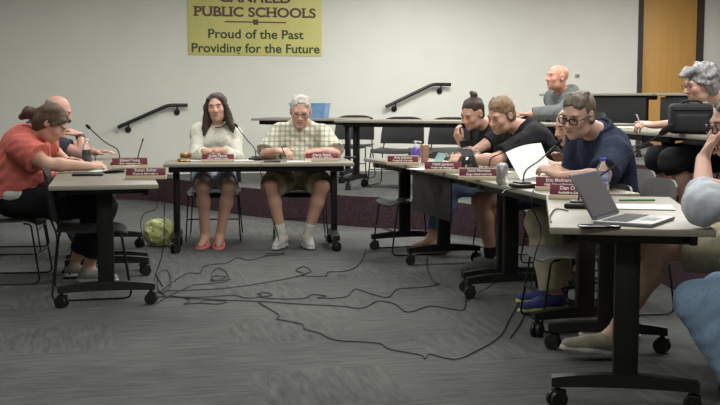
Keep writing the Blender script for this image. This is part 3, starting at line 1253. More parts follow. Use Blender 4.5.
    for sd in (1, -1):
        A = legs['R' if sd == 1 else 'L']
        hip = pelvis + rt * sd * .092 * B ** .5 + up * -.01 + fwd * .03
        an = np.array(A['a'], float)
        if 'k' in A:
            kn = np.array(A['k'], float)
        else:
            kn = ik(hip, an, TH, SH, A.get('pole', fwd * .7 + up), label[:18] + ' leg')
        fd = A.get('fd'); fd = unit(fwd + rt * sd * .15) if fd is None else unit(fd)
        lj[sd] = (hip, kn, an, fd)
        cm = kn + (an - kn) * .3 - fd * .012
        body += [Cone(hip, hip + (kn - hip) * .5, .088 * B, .074 * B, .05), Cone(hip + (kn - hip) * .5, kn, .074 * B, .056 * B ** .5, .04),
                 Cone(kn, cm, .054 * B ** .5, .056 * B ** .5, .03), Cone(cm, an, .055 * B ** .5, .036, .03)]
        fu = unit(up - fd * up.dot(fd))
        sole = an - fu * .07
        body += [Cone(an, sole + fd * -.035 + fu * .028, .037, .026, .03), Cone(an, sole + fd * .10 + fu * .026, .034, .024, .03),
                 Cone(sole + fd * .09 + fu * .024, sole + fd * .165 + fu * .018, .027, .018, .02)]
    sk = V(*skin)

    def tint(pos):
        c = np.empty((len(pos), 4)); c[:, :3] = sk; c[:, 3] = 1
        q = ((pos - head) @ HR) / hs
        x, y, z = np.abs(q[:, 0]), q[:, 1], q[:, 2]
        inh = (np.abs(q) < .16).all(1)
        fr = inh & (y > .045)

        def mixin(mask_val, col):
            mv = np.clip(mask_val, 0, 1)[:, None]
            c[:, :3] = c[:, :3] * (1 - mv) + np.asarray(col) * mv
        g = lambda a, b_, rx, rz: np.where(fr, np.clip(1.6 - 1.6 * (((x - a) / rx) ** 2 + ((z - b_) / rz) ** 2), 0, 1), 0)
        mixin(g(.042, -.025, .03, .025) * .25, sk * V(1.1, .72, .66))       # ruddier cheeks
        mixin(g(0, -.026, .018, .016) * .22, sk * V(1.1, .72, .68))
        if shave is not None:
            mixin(np.where(fr & (z < -.035), .55, 0) * np.clip((-.035 - z) / .02, 0, 1), shave)
        mixin(g(0, -.0635, .026, .012) * .8, lips)
        mixin(g(0, -.0635, .024, .0032) * .8, V(*lips) * .35)
        mixin(g(.032, .004, .019, .010) * .8, sk * V(.62, .52, .50))
        mixin(g(.032, .004, .0155, .0065) * .9, (.40, .36, .33))
        mixin(g(.032, .004, .0075, .0075), (.030, .020, .014))
        mixin(g(.033, .027, .025, .0075), brow)
        mixin(g(0, -.036, .011, .004) * .6, sk * .45)
        if stubble is not None:
            col, z_line = stubble
            m_ = np.where(inh, np.clip((z - (z_line + .9 * np.clip(y, 0, .2) - .02)) / .012, 0, 1) * .5, 0)
            mixin(m_, col)
        return c

    bobj = field_obj('person', body, h, M['skin'], None, root_loc, tint=tint)
    bobj.location = root_loc
    tag(bobj, label, 'person')
    # ---------------- clothes
    cl = clothes
    def garment(name, prims, m, wr=.004, cuts=(), hh=None):
        return field_obj(name, prims, hh or h, m, bobj, root_loc, wr, seed, cuts)

    if 'shirt' in cl:
        S_ = cl['shirt']
        e = S_.get('e', .016)
        q = torso(e)
        q[0] = Ell(pelvis + up * .03, V(.178 * B + e, .130 * B + e, .105 + e), Rpel, .05)
        for sd in (1, -1):
            S, el, wr = jnts[sd]
            sl = S_.get('sleeve', .6)
            ee = e + S_.get('loose', .006)
            if sl <= 1.0:
                end = S + (el - S) * sl
                dirn = unit(el - S)
                q.append(Cone(S, S + (el - S) * min(1.0, sl + .15), .054 * ab + ee, .050 * ab + ee + S_.get('flare', .006), .03, clip=[(end, dirn)]))
            else:
                end = el + (wr - el) * min(1.0, sl - 1)
                dirn = unit(wr - el)
                q.append(Cone(S, el, .054 * ab + ee, .045 * ab + ee, .03))
                q.append(Cone(el, wr + dirn * .04, .045 * ab + ee, .030 * ab + ee * .8, .03, clip=[(end, dirn)]))
        nkdir = unit(hp(0, -.018, -.055) - neck)
        cut_c = neck + nkdir * S_.get('neck', .012) + f_sh * .03
        q.append(Ell(neck + nkdir * (.055 + S_.get('neck', 0)) + f_sh * (.035 + S_.get('vneck', 0)), V(.075, .085, .055), Rs, .012, sub=True))
        garment(S_.get('name', 'shirt'), q, S_['m'], S_.get('wr', .003), [(pelvis + up * S_['hem'], unit(-up + fwd * .35))] if 'hem' in S_ else ())
        if S_.get('collar'):
            cc = []
            R_ = nk * 1.08 * (B ** .3) + .016
            N = 16
            base_c = neck - sp * .012 + f_sh * .006
            for i in range(N):
                a0 = math.radians(28) + (2 * math.pi - math.radians(56)) * i / N + math.pi / 2
                a1 = math.radians(28) + (2 * math.pi - math.radians(56)) * (i + 1) / N + math.pi / 2
                f0 = lambda a: base_c + r_sh * math.cos(a) * R_ + f_sh * math.sin(a) * (R_ + .006) - sp * (.028 * max(0, math.sin(a)))
                cc.append(Cone(f0(a0), f0(a1), .013, .013, .008))
                f1 = lambda a: base_c + sp * .020 + r_sh * math.cos(a) * (R_ - .004) + f_sh * math.sin(a) * (R_ + .002) - sp * (.028 * max(0, math.sin(a)))
                cc.append(Cone(f1(a0), f1(a1), .010, .010, .01))
            garment('collar', cc, S_.get('cm', S_['m']), .001)
        if S_.get('hood'):
            hq = []
            for i in range(9):
                a = math.pi * (i / 8.0) + math.pi
                hq.append(None)
            pts = []
            for i in range(13):
                a = math.radians(150) + math.radians(240) * i / 12
                pts.append(neck - sp * (.02 + .045 * max(0, math.sin(a))) + r_sh * math.cos(a) * .105 + f_sh * (math.sin(a) * .105 + .01))
            hq = [Cone(p0, p1, .036, .036, .02) for p0, p1 in zip(pts[:-1], pts[1:])]
            hq.append(Ell(neck - sp * .03 - f_sh * .105, V(.10, .05, .07), Rs, .04))
            garment('hood', hq, S_['m'], .004)
    if 'legs' in cl:
        S_ = cl['legs']
        e = S_.get('e', .014)
        q = [Ell(pelvis, V(.172 * B + e, .125 * B + e, .115 + e), Rpel, .05)]
        for sd in (1, -1):
            hip, kn, an, fd = lj[sd]
            ln = S_.get('len', 1.9)
            fl = S_.get('flare', .004)
            if ln <= 1.0:
                end = hip + (kn - hip) * ln; dirn = unit(kn - hip)
                q.append(Cone(hip, hip + (kn - hip) * min(1.05, ln + .2), .088 * B + e, .066 * B + e + fl, .05, clip=[(end, dirn)]))
            else:
                end = kn + (an - kn) * (ln - 1); dirn = unit(an - kn)
                cm = kn + (an - kn) * .3 - fd * .012
                q += [Cone(hip, hip + (kn - hip) * .5, .088 * B + e, .076 * B + e, .05), Cone(hip + (kn - hip) * .5, kn, .076 * B + e, .060 * B ** .5 + e, .04),
                      Cone(kn, cm, .058 * B ** .5 + e, .060 * B ** .5 + e, .03, clip=[(end, dirn)]), Cone(cm, an + dirn * .05, .060 * B ** .5 + e, .044 + e + fl, .03, clip=[(end, dirn)])]
        garment(S_.get('name', 'trousers'), q, S_['m'], S_.get('wr', .003))
    if 'shoes' in cl:
        S_ = cl['shoes']
        for sd in (1, -1):
            hip, kn, an, fd = lj[sd]
            fu = unit(up - fd * up.dot(fd))
            sd_r = np.cross(fd, fu)
            fk = footk
            sole = an - fu * .075
            flr = [(sole, -fu)]
            if S_.get('socks'):
                sq = [Cone(an + unit(kn - an) * S_['socks'], an - fu * .03, .046, .043, .02)]
                garment('sock', sq, S_['sock_m'], .001)
            if S_.get('kind') == 'sandal':
                q = [Cone(sole + fd * -.05, sole + fd * .06, .044, .042, .02, clip=[(sole + fu * .012, fu)]),
                     Cone(sole + fd * .06, sole + fd * .150, .050, .044, .03, clip=[(sole + fu * .012, fu)])]
                so_ = garment('shoe', q, S_['m'], 0, [(sole - fu * .006, -fu)], .005)
                qs = []
                for (f0, rr, hh_) in ((.085, .048, .040), (.03, .044, .066)):
                    prev = None
                    for i in range(9):
                        a = math.pi * i / 8
                        p_ = sole + fd * f0 + sd_r * math.cos(a) * rr + fu * (math.sin(a) * hh_ + .004)
                        if prev is not None:
                            for dx in (-.010, 0.0, .010):
                                qs.append(Cone(prev + fd * dx, p_ + fd * dx, .007, .007, .006))
                        prev = p_
                st_ = field_obj('strap', qs, .005, S_['m'], so_, root_loc)
                continue
            q = [Cone(an - fu * .005, sole + fd * -.03 + fu * .040, .044, .040, .03, clip=flr),
                 Cone(an - fu * .02, sole + fd * .09 * footk + fu * .034, .043, .040, .04, clip=flr),
                 Cone(sole + fd * .08 * footk + fu * .030, sole + fd * .175 * footk + fu * .022, .044, .030, .03, clip=flr)]
            q = [x for x in q]
            q.append(Cone(an + fu * .03, an + fu * .06, .040, .040, .012, sub=True) if not S_.get('high') else Cone(an, an + fu * .02, .045, .045, .02))
            so_ = garment('shoe', q, S_['m'], .001, [(sole + fu * .006, -fu)], .005)
            qq = [Cone(sole + fd * -.035, sole + fd * .09 * footk, .045, .043, .02, clip=[(sole + fu * .022, fu)]),
                  Cone(sole + fd * .08 * footk, sole + fd * .178 * footk, .049, .033, .03, clip=[(sole + fu * .022, fu)])]
            field_obj('sole', qq, .005, S_['sole_m'], so_, root_loc, cuts=[(sole - fu * .003, -fu)])
    # ---------------- hair
    if hair:
        hq, cuts = hair(hp, HR, hs, E, Cn, neck, sp, r_sh, f_sh)
        field_obj('hair', hq, min(h, .005), hairmat_, bobj, root_loc, .0028, seed + 5, cuts)
    if beard:
        bq = beard(hp, E, Cn)
        field_obj('beard', bq, .005, hairmat_, bobj, root_loc, .002, seed + 9)
    if glasses:
        b = MB()
        gy = .106
        rx, rz = glasses.get('rx', .025), glasses.get('rz', .017)
        for sx in (-1, 1):
            sq = lambda t: math.copysign(abs(t) ** .6, t)
            pts = [Vector(hp(sx * .033 + rx * sq(math.cos(a)), gy - .004 * abs(math.cos(a)), .002 + rz * sq(math.sin(a)))) - Vector(root_loc) for a in np.linspace(0, 2 * math.pi, 33)]
            b.tube(pts, glasses.get('r', .0026), 6, cap=False)
            b.tube([Vector(hp(sx * (.033 + rx), gy - .004, .008)) - Vector(root_loc), Vector(hp(sx * .080, .08, .012)) - Vector(root_loc), Vector(hp(sx * .084, -.01, .012)) - Vector(root_loc)], glasses.get('r', .0026), 6)
        b.tube([Vector(hp(-.009, gy, .006)) - Vector(root_loc), Vector(hp(0, gy + .004, .009)) - Vector(root_loc), Vector(hp(.009, gy, .006)) - Vector(root_loc)], glasses.get('r', .0026), 6)
        b.build('glasses', glasses.get('m', M['glasses']), bobj)
    J = dict(pelvis=pelvis, phi=phi, fwd=fwd, arms=jnts, legs=lj, hp=hp, obj=bobj, root=root_loc)
    return J


def plane_cut(hp, p, n):
    a = hp(*p); b = hp(*(V(*p) + V(*n)))
    return (a, unit(b - a))


def hair_short(t=.008, line=.082, side=.082, low=-.055, top=0.0, back=.022, fwd=.105):
    def f(hp, HR, hs, E, Cn, *a):
        q = [E(0, -back, .042 + top * .5, .0755 + t, .1005, .084 + t + top, 0),
             E(0, -.040, -.03, .070 + t * .5, .068 + t * .5, .058, .03)]
        r4 = np.random.default_rng(int(line * 1e4))
        for i in range(26):
            an = r4.uniform(-1.3, 1.3)
            z_ = r4.uniform(.062, .10)
            y_ = .066 * math.cos(an) + .012 - max(0, z_ - .075) * .7
            x_ = .062 * math.sin(an)
            q.append(Cn((x_, y_, z_), (x_ * .9 + r4.uniform(-.01, .01), y_ - .035, z_ + .026), .007, .010, .008))
        for sx in (-1, 1):
            q.append(E(sx * .086, -.006, -.012, .022, .020, .036, .006, True))
        q.append(E(0, fwd, line - .125, side, .085, .125, .010, True))
        c = [plane_cut(hp, (0, .034, .0), (0, .80, -.60)), plane_cut(hp, (0, 0, low), (0, 0, -1))]
        return q, c
    return f


def hair_bald_fringe(hp, HR, hs, E, Cn, *a):
    q = [E(0, -.016, .03, .0755 + .007, .097 + .006, .084, 0), E(0, -.035, -.03, .074, .074, .055, .03)]
    for sx in (-1, 1):
        q.append(E(sx * .083, -.008, -.012, .02, .018, .034, .006, True))
    return q, [plane_cut(hp, (0, .012, 0), (0, 1, 0)), plane_cut(hp, (0, 0, .045), (0, .2, 1)), plane_cut(hp, (0, 0, -.06), (0, 0, -1))]


def hair_long(hp, HR, hs, E, Cn, neck, sp, r, f):
    q = [E(-.006, -.022, .042, .086, .102, .090, 0),
         E(0, -.055, -.05, .085, .060, .10, .04)]
    for sx in (-1, 1):
        q += [Cn((sx * .058, .045, .075), (sx * .084, .030, .01), .020, .020, .02), Cn((sx * .084, .028, .01), (sx * .094, .016, -.08), .022, .030, .02),
              Cn((sx * .094, .012, -.08), (sx * .118, .030, -.175), .032, .026, .02), Cn((sx * .118, .030, -.17), (sx * .126, .05, -.225), .026, .010, .02),
              Cn((sx * .080, -.03, -.05), (sx * .115, -.02, -.19), .040, .030, .03), Cn((sx * .06, .05, .085), (sx * .095, .03, -.03), .008, .010, .004)]
    q += [E(0, .088, -.020, .062, .075, .100, .010, True), Cn((0, .055, -.09), (0, .055, -.24), .070, .070, .01, True)]
    return q, [plane_cut(hp, (0, .090, .0), (0, 1, 0))]


def hair_bun(hp, HR, hs, E, Cn, *a):
    q = [E(0, -.022, .041, .081, .103, .090, 0), E(0, -.05, -.03, .07, .06, .06, .03),
         E(0, -.065, .137, .030, .030, .026, .012), E(.012, -.06, .156, .018, .018, .014, .01)]
    for sx in (-1, 1):
        q.append(E(sx * .086, -.006, -.014, .022, .020, .034, .006, True))
    return q, [plane_cut(hp, (0, .062, .062), (0, .80, -.60)), plane_cut(hp, (0, 0, -.06), (0, 0, -1))]


def hair_tied(hp, HR, hs, E, Cn, *a):
    q = [E(0, -.020, .040, .087, .105, .091, 0), E(0, -.055, -.03, .080, .07, .080, .03),
         Cn((0, -.11, -.01), (0, -.160, -.035), .042, .042, .03), Cn((0, -.160, -.035), (0, -.185, -.085), .042, .022, .02),
         Cn((.060, .070, .070), (.084, .035, .005), .016, .016, .02), Cn((-.060, .070, .070), (-.084, .035, .005), .016, .016, .02)]
    for sx in (-1, 1):
        q.append(E(sx * .092, -.004, -.022, .022, .018, .026, .006, True))
    return q, [plane_cut(hp, (0, .078, .062), (0, .80, -.60))]


def hair_curly(hp, HR, hs, E, Cn, *a):
    q = [E(0, -.026, .045, .094, .112, .098, 0), E(0, -.06, -.03, .088, .07, .07, .03)]
    r3 = np.random.default_rng(3)
    for i in range(46):
        u = unit(r3.normal(size=3))
        if u[2] < -.5 or (u[1] > .4 and u[2] < .5):
            continue
        w_ = unit(np.cross(u, r3.normal(size=3))) * .035
        c_ = V(u[0] * .090, -.026 + u[1] * .108, .045 + u[2] * .094)
        q.append(Cn(tuple(c_ - w_), tuple(c_ + w_), .016, .010, .012))
    q += [Cn((-.05, .05, .11), (-.02, .125, .085), .030, .014, .02), Cn((.05, .05, .11), (.02, .12, .085), .030, .014, .02)]
    q += [E(0, .10, -.035, .07, .085, .085, .012, True)]
    return q, [plane_cut(hp, (0, 0, -.08), (0, 0, -1))]


def wristband(J, sd, name, m, t=.04, r=.034, wd=.022):
    S, el, wr = J['arms'][sd]
    d = unit(wr - el)
    c = wr - d * t
    a = Vector(c - d * wd / 2) - Vector(J['root']); b = Vector(c + d * wd / 2) - Vector(J['root'])
    MB().tube([a, b], r, 16).build(name, m, J['obj'])


SKIN_A = (.60, .37, .275)      # ruddy fair
SKIN_B = (.62, .41, .31)      # fair
SKIN_C = (.38, .215, .14)     # tanned
coral = cloth('coral_knit', (.60, .155, .125)); white_c = cloth('white_cotton', (.62, .62, .57)); blackc = cloth('black_cotton', (.016, .016, .019))
cream = cloth('cream_knit', (.74, .73, .64), bump=.5); denim_l = cloth('light_denim', (.42, .51, .64), nscale=80, noise=.2); denim = cloth('blue_denim', (.30, .44, .62), nscale=90, noise=.12)
denim_d = cloth('mid_blue_denim', (.12, .18, .28), nscale=80, noise=.15)
navy = cloth('navy_cotton', (.022, .030, .060)); khaki = cloth('khaki_twill', (.40, .37, .25)); khaki_s = cloth('khaki_short', (.34, .31, .21))
grey_h = cloth('grey_fleece', (.115, .125, .125), noise=.2); grey_l = cloth('pale_grey_jersey', (.56, .61, .66)); slate = cloth('slate_shirt', (.05, .06, .075))
print_w = cloth('black_white_print', (.30, .30, .28), noise=.8, nscale=55, col2=(.75, .75, .70)); olive = cloth('olive_short', (.10, .10, .08)); dgrey = cloth('dark_grey_cotton', (.06, .065, .07))
H_brown = hairmat('brown_hair', (.095, .058, .034)); H_dark = hairmat('dark_brown_hair', (.050, .034, .026), .5); H_fair = hairmat('sandy_hair', (.22, .145, .075)); H_white = hairmat('white_hair', (.52, .50, .45), .15)
H_grey = hairmat('grey_hair', (.22, .22, .225), .5, (.42, .42, .42)); H_gbr = hairmat('greying_brown_hair', (.16, .13, .095), .35)
rubber_w = mat('white_rubber', (.50, .49, .44), .6, noise=.08); rubber_k = mat('dark_rubber', (.03, .03, .03), .6, noise=.1)
shoe_white = mat('white_leather', (.46, .46, .42), .5, noise=.1); shoe_grey = mat('grey_knit_shoe', (.11, .115, .11), .8, noise=.25, nscale=60); shoe_tan = mat('taupe_canvas', (.30, .28, .21), .8, noise=.15)
shoe_blue = mat('royal_blue_mesh', (.035, .045, .19), .7, noise=.3, nscale=50); shoe_lime = mat('lime_sole', (.40, .50, .12), .5, noise=.2); shoe_coral = mat('coral_foam', (.72, .24, .22), .6, noise=.08)
shoe_sage = mat('sage_canvas', (.30, .31, .26), .8, noise=.12); sandal_br = mat('tan_leather', (.28, .15, .08), .6, noise=.15)


def up_from(v, dx=0, dy=0, dz=0):
    return V(v[0] + dx, v[1] + dy, v[2] + dz)


A3 = lambda v: V(v[0], v[1], v[2])
TOPZ = TABLE_H + .012



def sit(J, label, off=-0.035, z=0.0, src=None):
    p_ = J['pelvis'] + J['fwd'] * off
    if src is not None:
        o = dup(src, (p_[0], p_[1], z), J['phi'] - math.pi / 2)
        o['label'] = label
        return o
    return chair_at(C0, (p_[0], p_[1]), J['phi'], label, z=z)


# --- the woman in coral
J = person('woman in coral short-sleeved top, dark hair tied back, writing at the table', PX(13, 7.34, .575), PX(31, 7.30, 1.02), PX(52, 7.25, 1.075), rad(6), SKIN_A,
           hair_tied, (rad(-4), rad(-38), 0),
           dict(R=dict(w=PX(90, 7.22, TOPZ + .026), e=PX(46, 7.05, TOPZ + .052), n=(.2, .6, -.7), curl=PENG), L=dict(w=PX(68, 7.62, TOPZ + .035), e=PX(50, 7.70, TOPZ + .12), n=(0, -.5, -.8), curl=RELAX)),
           dict(R=dict(a=PX(88, 7.22, .085), k=PX(105, 7.13, .52)), L=dict(a=PX(74, 7.42, .09), k=PX(103, 7.34, .52))),
           dict(shirt=dict(m=coral, sleeve=.66, e=.020, flare=.016, loose=.010, hem=.02), legs=dict(m=blackc, len=1.76), shoes=dict(m=shoe_sage, sole_m=rubber_w)),
           hs=1.0, bulk=1.20, belly=.07, armk=1.32, female=True, hairmat_=H_brown, seed=11, brow=(.08, .05, .03))
JCORAL = J
pv = J['pelvis']
field_obj('undershirt', [Ell(pv + V(.03, 0, .03), V(.238, .238, .12), None, .02)], .006, white_c, J['obj'], J['root'], .003, 3, [(pv + V(0, 0, -.06), unit(V(.30, 0, -1)))])
sit(J, 'charcoal chair under the woman in the coral top')
# --- the bald man beside her
J = person('bald man in slate shirt and black watch, hand held to his face', PX(17, 8.72, .575), PX(43, 8.66, 1.04), PX(58, 8.62, 1.140), rad(8), (.62, .36, .29),
           hair_bald_fringe, (rad(4), rad(-22), 0),
           dict(R=dict(w=PX(80, 8.50, .955), e=PX(84, 8.42, TOPZ + .05), d=(-.88, -.05, .42), n=(-.45, .1, -.9), curl=(.45, .6, .4)), L=dict(w=PX(96, 8.85, TOPZ + .04), e=PX(66, 8.95, TOPZ + .1))),
           dict(R=dict(a=PX(84, 8.36, .085)), L=dict(a=PX(80, 8.56, .085))),
           dict(shirt=dict(m=slate, sleeve=.7), legs=dict(m=dgrey, len=1.9), shoes=dict(m=shoe_grey, sole_m=rubber_k)), hairmat_=H_grey, seed=12, bulk=1.08, belly=.03)
wristband(J, 1, 'watch', M['pen'], t=.02, r=.038)
sit(J, 'charcoal chair under the bald man holding a hand to his face')
# --- the woman in cream
J = person('woman with long dark hair in cream sweater and pale denim shorts', PX(214, 9.50, .575), PX(217, 9.41, 1.035), PX(216.5, 9.33, 1.168), rad(-86), SKIN_A,
           hair_long, (rad(-4), rad(-3), rad(5)),
           dict(R=dict(w=PX(204, 9.05, TOPZ + .045), pole=(-.45, .5, -.8), d=(.9, -.45, 0), n=(.2, .3, -.9), curl=PENG), L=dict(w=PX(224, 9.05, TOPZ + .05), pole=(.45, .5, -.8), d=(-.92, -.3, 0), n=(-.2, .3, -.9), curl=RELAX)),
           dict(R=dict(a=PX(205, 9.03, .078), k=PX(202.5, 8.93, .51), fd=(-.12, -1, 0)), L=dict(a=PX(219.5, 9.02, .078), k=PX(229, 8.94, .51), fd=(.05, -1, 0))),
           dict(shirt=dict(name='sweater', m=cream, sleeve=1.93, e=.012, loose=.005, neck=.004), legs=dict(name='shorts', m=denim_l, len=.62, flare=.012), shoes=dict(kind='sandal', m=shoe_coral)),
           hs=.98, female=True, hairmat_=H_dark, seed=13, shoulder_w=.155, brow=(.05, .035, .025), lips=(.50, .20, .18), bulk=.94)
JCREAM = J
nk_ = [Vector(J['hp'](.064 * math.cos(a), -.058 + .066 * math.sin(a), -.146 - .032 * math.sin(a))) - Vector(J['root']) for a in np.linspace(0, 2 * math.pi, 24)]
MB().tube(nk_, .004, 6, cap=False).build('necklace', M['pen'], J['obj'])
sit(J, 'charcoal chair under the woman in the cream sweater')
# --- the man in plaid
J = person('white-haired man in a plaid shirt and khaki shorts, head bowed, writing', PX(300, 9.53, .575), PX(301, 9.46, 1.025), PX(300.5, 9.30, 1.130), rad(-85), (.60, .36, .27),
           hair_short(.005, .094, .080, back=.024, fwd=.092), (rad(-3), rad(-18), rad(-3)),
           dict(R=dict(w=PX(277, 9.02, TOPZ + .045), pole=(-.8, .2, -.7), d=(.85, -.5, 0), n=(.2, .3, -.9), curl=PENG), L=dict(w=PX(323, 9.04, TOPZ + .045), pole=(.8, .2, -.7), d=(-.9, -.4, 0), n=(-.2, .2, -.9), curl=RELAX)),
           dict(R=dict(a=PX(282, 9.0, .085), k=PX(270, 8.93, .51), fd=(-.2, -1, 0)), L=dict(a=PX(307, 9.02, .085), k=PX(322, 8.95, .51), fd=(.22, -1, 0))),
           dict(shirt=dict(m=M['plaid'], sleeve=.93, e=.020, loose=.012, flare=.014, collar=True), legs=dict(name='shorts', m=khaki_s, len=.84, e=.02, flare=.018),
                shoes=dict(m=shoe_white, sole_m=rubber_w, socks=.10, sock_m=white_c)),
           footk=1.15, hs=1.07, hairmat_=H_white, seed=14, bulk=1.12, belly=.05, shoulder_w=.185, brow=(.45, .41, .35), glasses=dict(rx=.024, rz=.015, r=.002),
           beard=lambda hp, E, Cn: [E(0, .074, -.094, .030, .020, .022, .01), Cn((-.028, .095, -.050), (.028, .095, -.050), .006, .006, .008)])
JPLAID = J
sit(J, 'charcoal chair under the man in the plaid shirt')
# --- the woman with the bun
J = person('woman with a high hair bun in black top and jeans, holding a phone', PX(508, 8.72, .575), PX(488, 8.62, 1.05), PX(472.5, 8.52, 1.125), rad(195), SKIN_A,
           hair_bun, (rad(26), rad(-26), rad(-6)),
           dict(R=dict(w=PX(482, 8.95, TOPZ + .05), e=PX(500, 9.05, TOPZ + .06)), L=dict(w=PX(461, 8.22, .900), e=PX(471, 8.36, TOPZ + .055), d=(-.45, -.1, .85), n=(.75, .5, .2), curl=(.6, .8, .4))),
           dict(R=dict(a=PX(431, 8.90, .08), k=PX(444, 8.90, .52), fd=(-.9, -.35, 0)), L=dict(a=PX(440, 8.66, .085), k=PX(449, 8.62, .52))),
           dict(shirt=dict(m=blackc, sleeve=.42), legs=dict(m=denim_d, len=1.8), shoes=dict(kind='sandal', m=sandal_br)),
           hs=.97, female=True, hairmat_=H_dark, seed=15, shoulder_w=.16, bulk=.95)
wristband(J, -1, 'wristband', M['white_plastic'], t=.03, r=.030, wd=.03)
JBUN = J
sit(J, 'charcoal chair under the woman with the hair bun')
# --- the fair-haired man in black
J = person('fair-haired man in black polo shirt reaching along the table past a tablet', PX(560, 7.86, .575), PX(520, 7.77, 1.06), PX(501, 7.68, 1.12), rad(193), (.60, .37, .28),
           hair_short(.011, .080), (rad(26), rad(-22), rad(-2)),
           dict(R=dict(w=PX(492, 8.06, TOPZ + .035), e=PX(520, 8.12, TOPZ + .06)), L=dict(w=PX(464, 7.60, TOPZ + .045), e=PX(496, 7.42, TOPZ + .06), n=(0, .6, -.5), curl=((.1, .2, .1), (.5, .6, .4), (.7, .7, .4), (.8, .8, .4)))),
           dict(R=dict(a=PX(503, 7.98, .085), k=PX(490, 7.95, .52)), L=dict(a=PX(492, 7.66, .092), k=PX(480, 7.62, .52), fd=(-.95, -.25, .0))),
           dict(shirt=dict(m=blackc, sleeve=.85, collar=True, e=.018), legs=dict(name='shorts', m=navy, len=.70), shoes=dict(m=shoe_grey, sole_m=rubber_k, socks=.08, sock_m=blackc)),
           hs=1.0, footk=1.15, hairmat_=H_fair, seed=16, bulk=1.06, brow=(.25, .17, .10))
JFAIR = J
sit(J, 'charcoal chair under the fair-haired man in black')
# --- the bald man behind the navy shirt
J = person('bald man mostly hidden behind the navy shirt, holding up a white sheet', PX(602, 7.12, .575), PX(585, 7.05, 1.01), PX(570, 6.98, 1.062), rad(190), (.62, .39, .30),
           None, (rad(14), rad(-16), 0),
           dict(R=dict(w=PX(562, 7.18, TOPZ + .05)), L=dict(w=PX(554, 6.66, TOPZ + .06), e=PX(590, 6.60, TOPZ + .05), n=(0, .5, -.5), curl=(.15, .3, .2))),
           dict(R=dict(a=PX(572, 7.16, .085)), L=dict(a=PX(566, 7.02, .085))),
           dict(shirt=dict(m=slate, sleeve=.8), legs=dict(m=dgrey, len=1.9), shoes=dict(m=shoe_grey, sole_m=rubber_k)), seed=17)
sit(J, 'grey stacking chair under the bald man holding the paper', src=C1)
# --- the man in navy
J = person('grey-brown-haired man in navy shirt and glasses leaning on crossed forearms', PX(616, 6.30, .575), PX(597, 6.07, 1.075), PX(578, 5.94, 1.146), rad(190), (.60, .39, .30),
           hair_short(.006, .084, back=.021), (rad(36), rad(-18), rad(-6)),
           dict(R=dict(w=PX(565, 6.03, TOPZ + .055), pole=(.2, .6, -.6), d=(-.3, -.9, .2), n=(-.6, .2, -.5)), L=dict(w=PX(562, 5.80, TOPZ + .055), e=PX(602, 5.70, TOPZ + .062), d=(-.75, .45, .45), n=(-.2, .6, -.6), curl=(.5, .6, .4))),
           dict(R=dict(a=PX(556, 6.48, .085), k=PX(556, 6.50, .52)), L=dict(a=PX(555, 6.25, .085), k=PX(541, 6.26, .52), fd=(-.9, -.35, 0))),
           dict(shirt=dict(m=navy, sleeve=.86, collar=True, e=.020, loose=.010), legs=dict(m=khaki, len=1.88, e=.028, flare=.012), shoes=dict(m=shoe_blue, sole_m=shoe_lime)),
           hs=1.0, footk=1.2, hairmat_=H_gbr, seed=18, bulk=1.10, belly=.0, h=.0055, shave=(.52, .38, .31), glasses=dict(rx=.025, rz=.0155, r=.0038), brow=(.16, .11, .08))
sit(J, 'grey stacking chair under the man in the navy shirt', src=C1)
# --- the man with chin on fist
J = person('man in pale grey long-sleeved shirt resting chin on fist, khaki shorts', PX(784, 4.86, .575), PX(762, 4.64, 1.04), PX(736, 4.54, 1.125), rad(172), (.60, .38, .29),
           hair_short(.009, .082), (rad(12), rad(-10), 0),
           dict(R=dict(w=PX(731, 4.06, .895), e=PX(788, 4.18, .86), d=(-1, -.1, .12), n=(.1, .6, -.6), curl=(.5, .7, .4)), L=dict(w=PX(703, 4.27, .995), e=PX(703, 4.03, TOPZ + .074), d=(.42, .3, .85), n=(.85, -.2, -.3), curl=FIST)),
           dict(R=dict(a=PX(626, 5.44, .095), k=PX(647, 5.30, .55), fd=(-.95, .1, .02)), L=dict(a=PX(611, 5.05, .105), k=PX(662, 5.0, .54), fd=(-.97, .02, .10))),
           dict(shirt=dict(m=grey_l, sleeve=1.34, e=.018, loose=.008), legs=dict(name='shorts', m=khaki_s, len=.80, e=.022, flare=.016), shoes=dict(m=shoe_tan, sole_m=rubber_w)),
           hs=1.04, footk=1.15, hairmat_=H_gbr, seed=19, bulk=1.05, h=.0055, glasses=dict(rx=.025, rz=.017, r=.0026), shave=(.50, .35, .28))
JCHIN = J
sit(J, 'charcoal chair under the man resting chin on fist')
# --- the sitter in jeans
J = person('sitter in blue jeans, only a bent knee and shin showing past the table', PX(850, 4.10, .545), PX(862, 4.10, 1.04), PX(852, 4.10, 1.17), rad(180), SKIN_B,
           hair_short(.012), (0, 0, 0),
           dict(R=dict(w=PX(775, 4.35, .64)), L=dict(w=PX(775, 3.95, .64))),
           dict(R=dict(a=PX(770, 4.45, .085), k=PX(722, 4.42, .43)), L=dict(a=PX(752, 4.06, .085), k=PX(697, 4.14, .445))),
           dict(shirt=dict(m=dgrey, sleeve=.8), legs=dict(m=denim, len=1.9, e=.024, wr=.003), shoes=dict(m=shoe_grey, sole_m=rubber_k)), hairmat_=H_brown, seed=20, bulk=1.05)
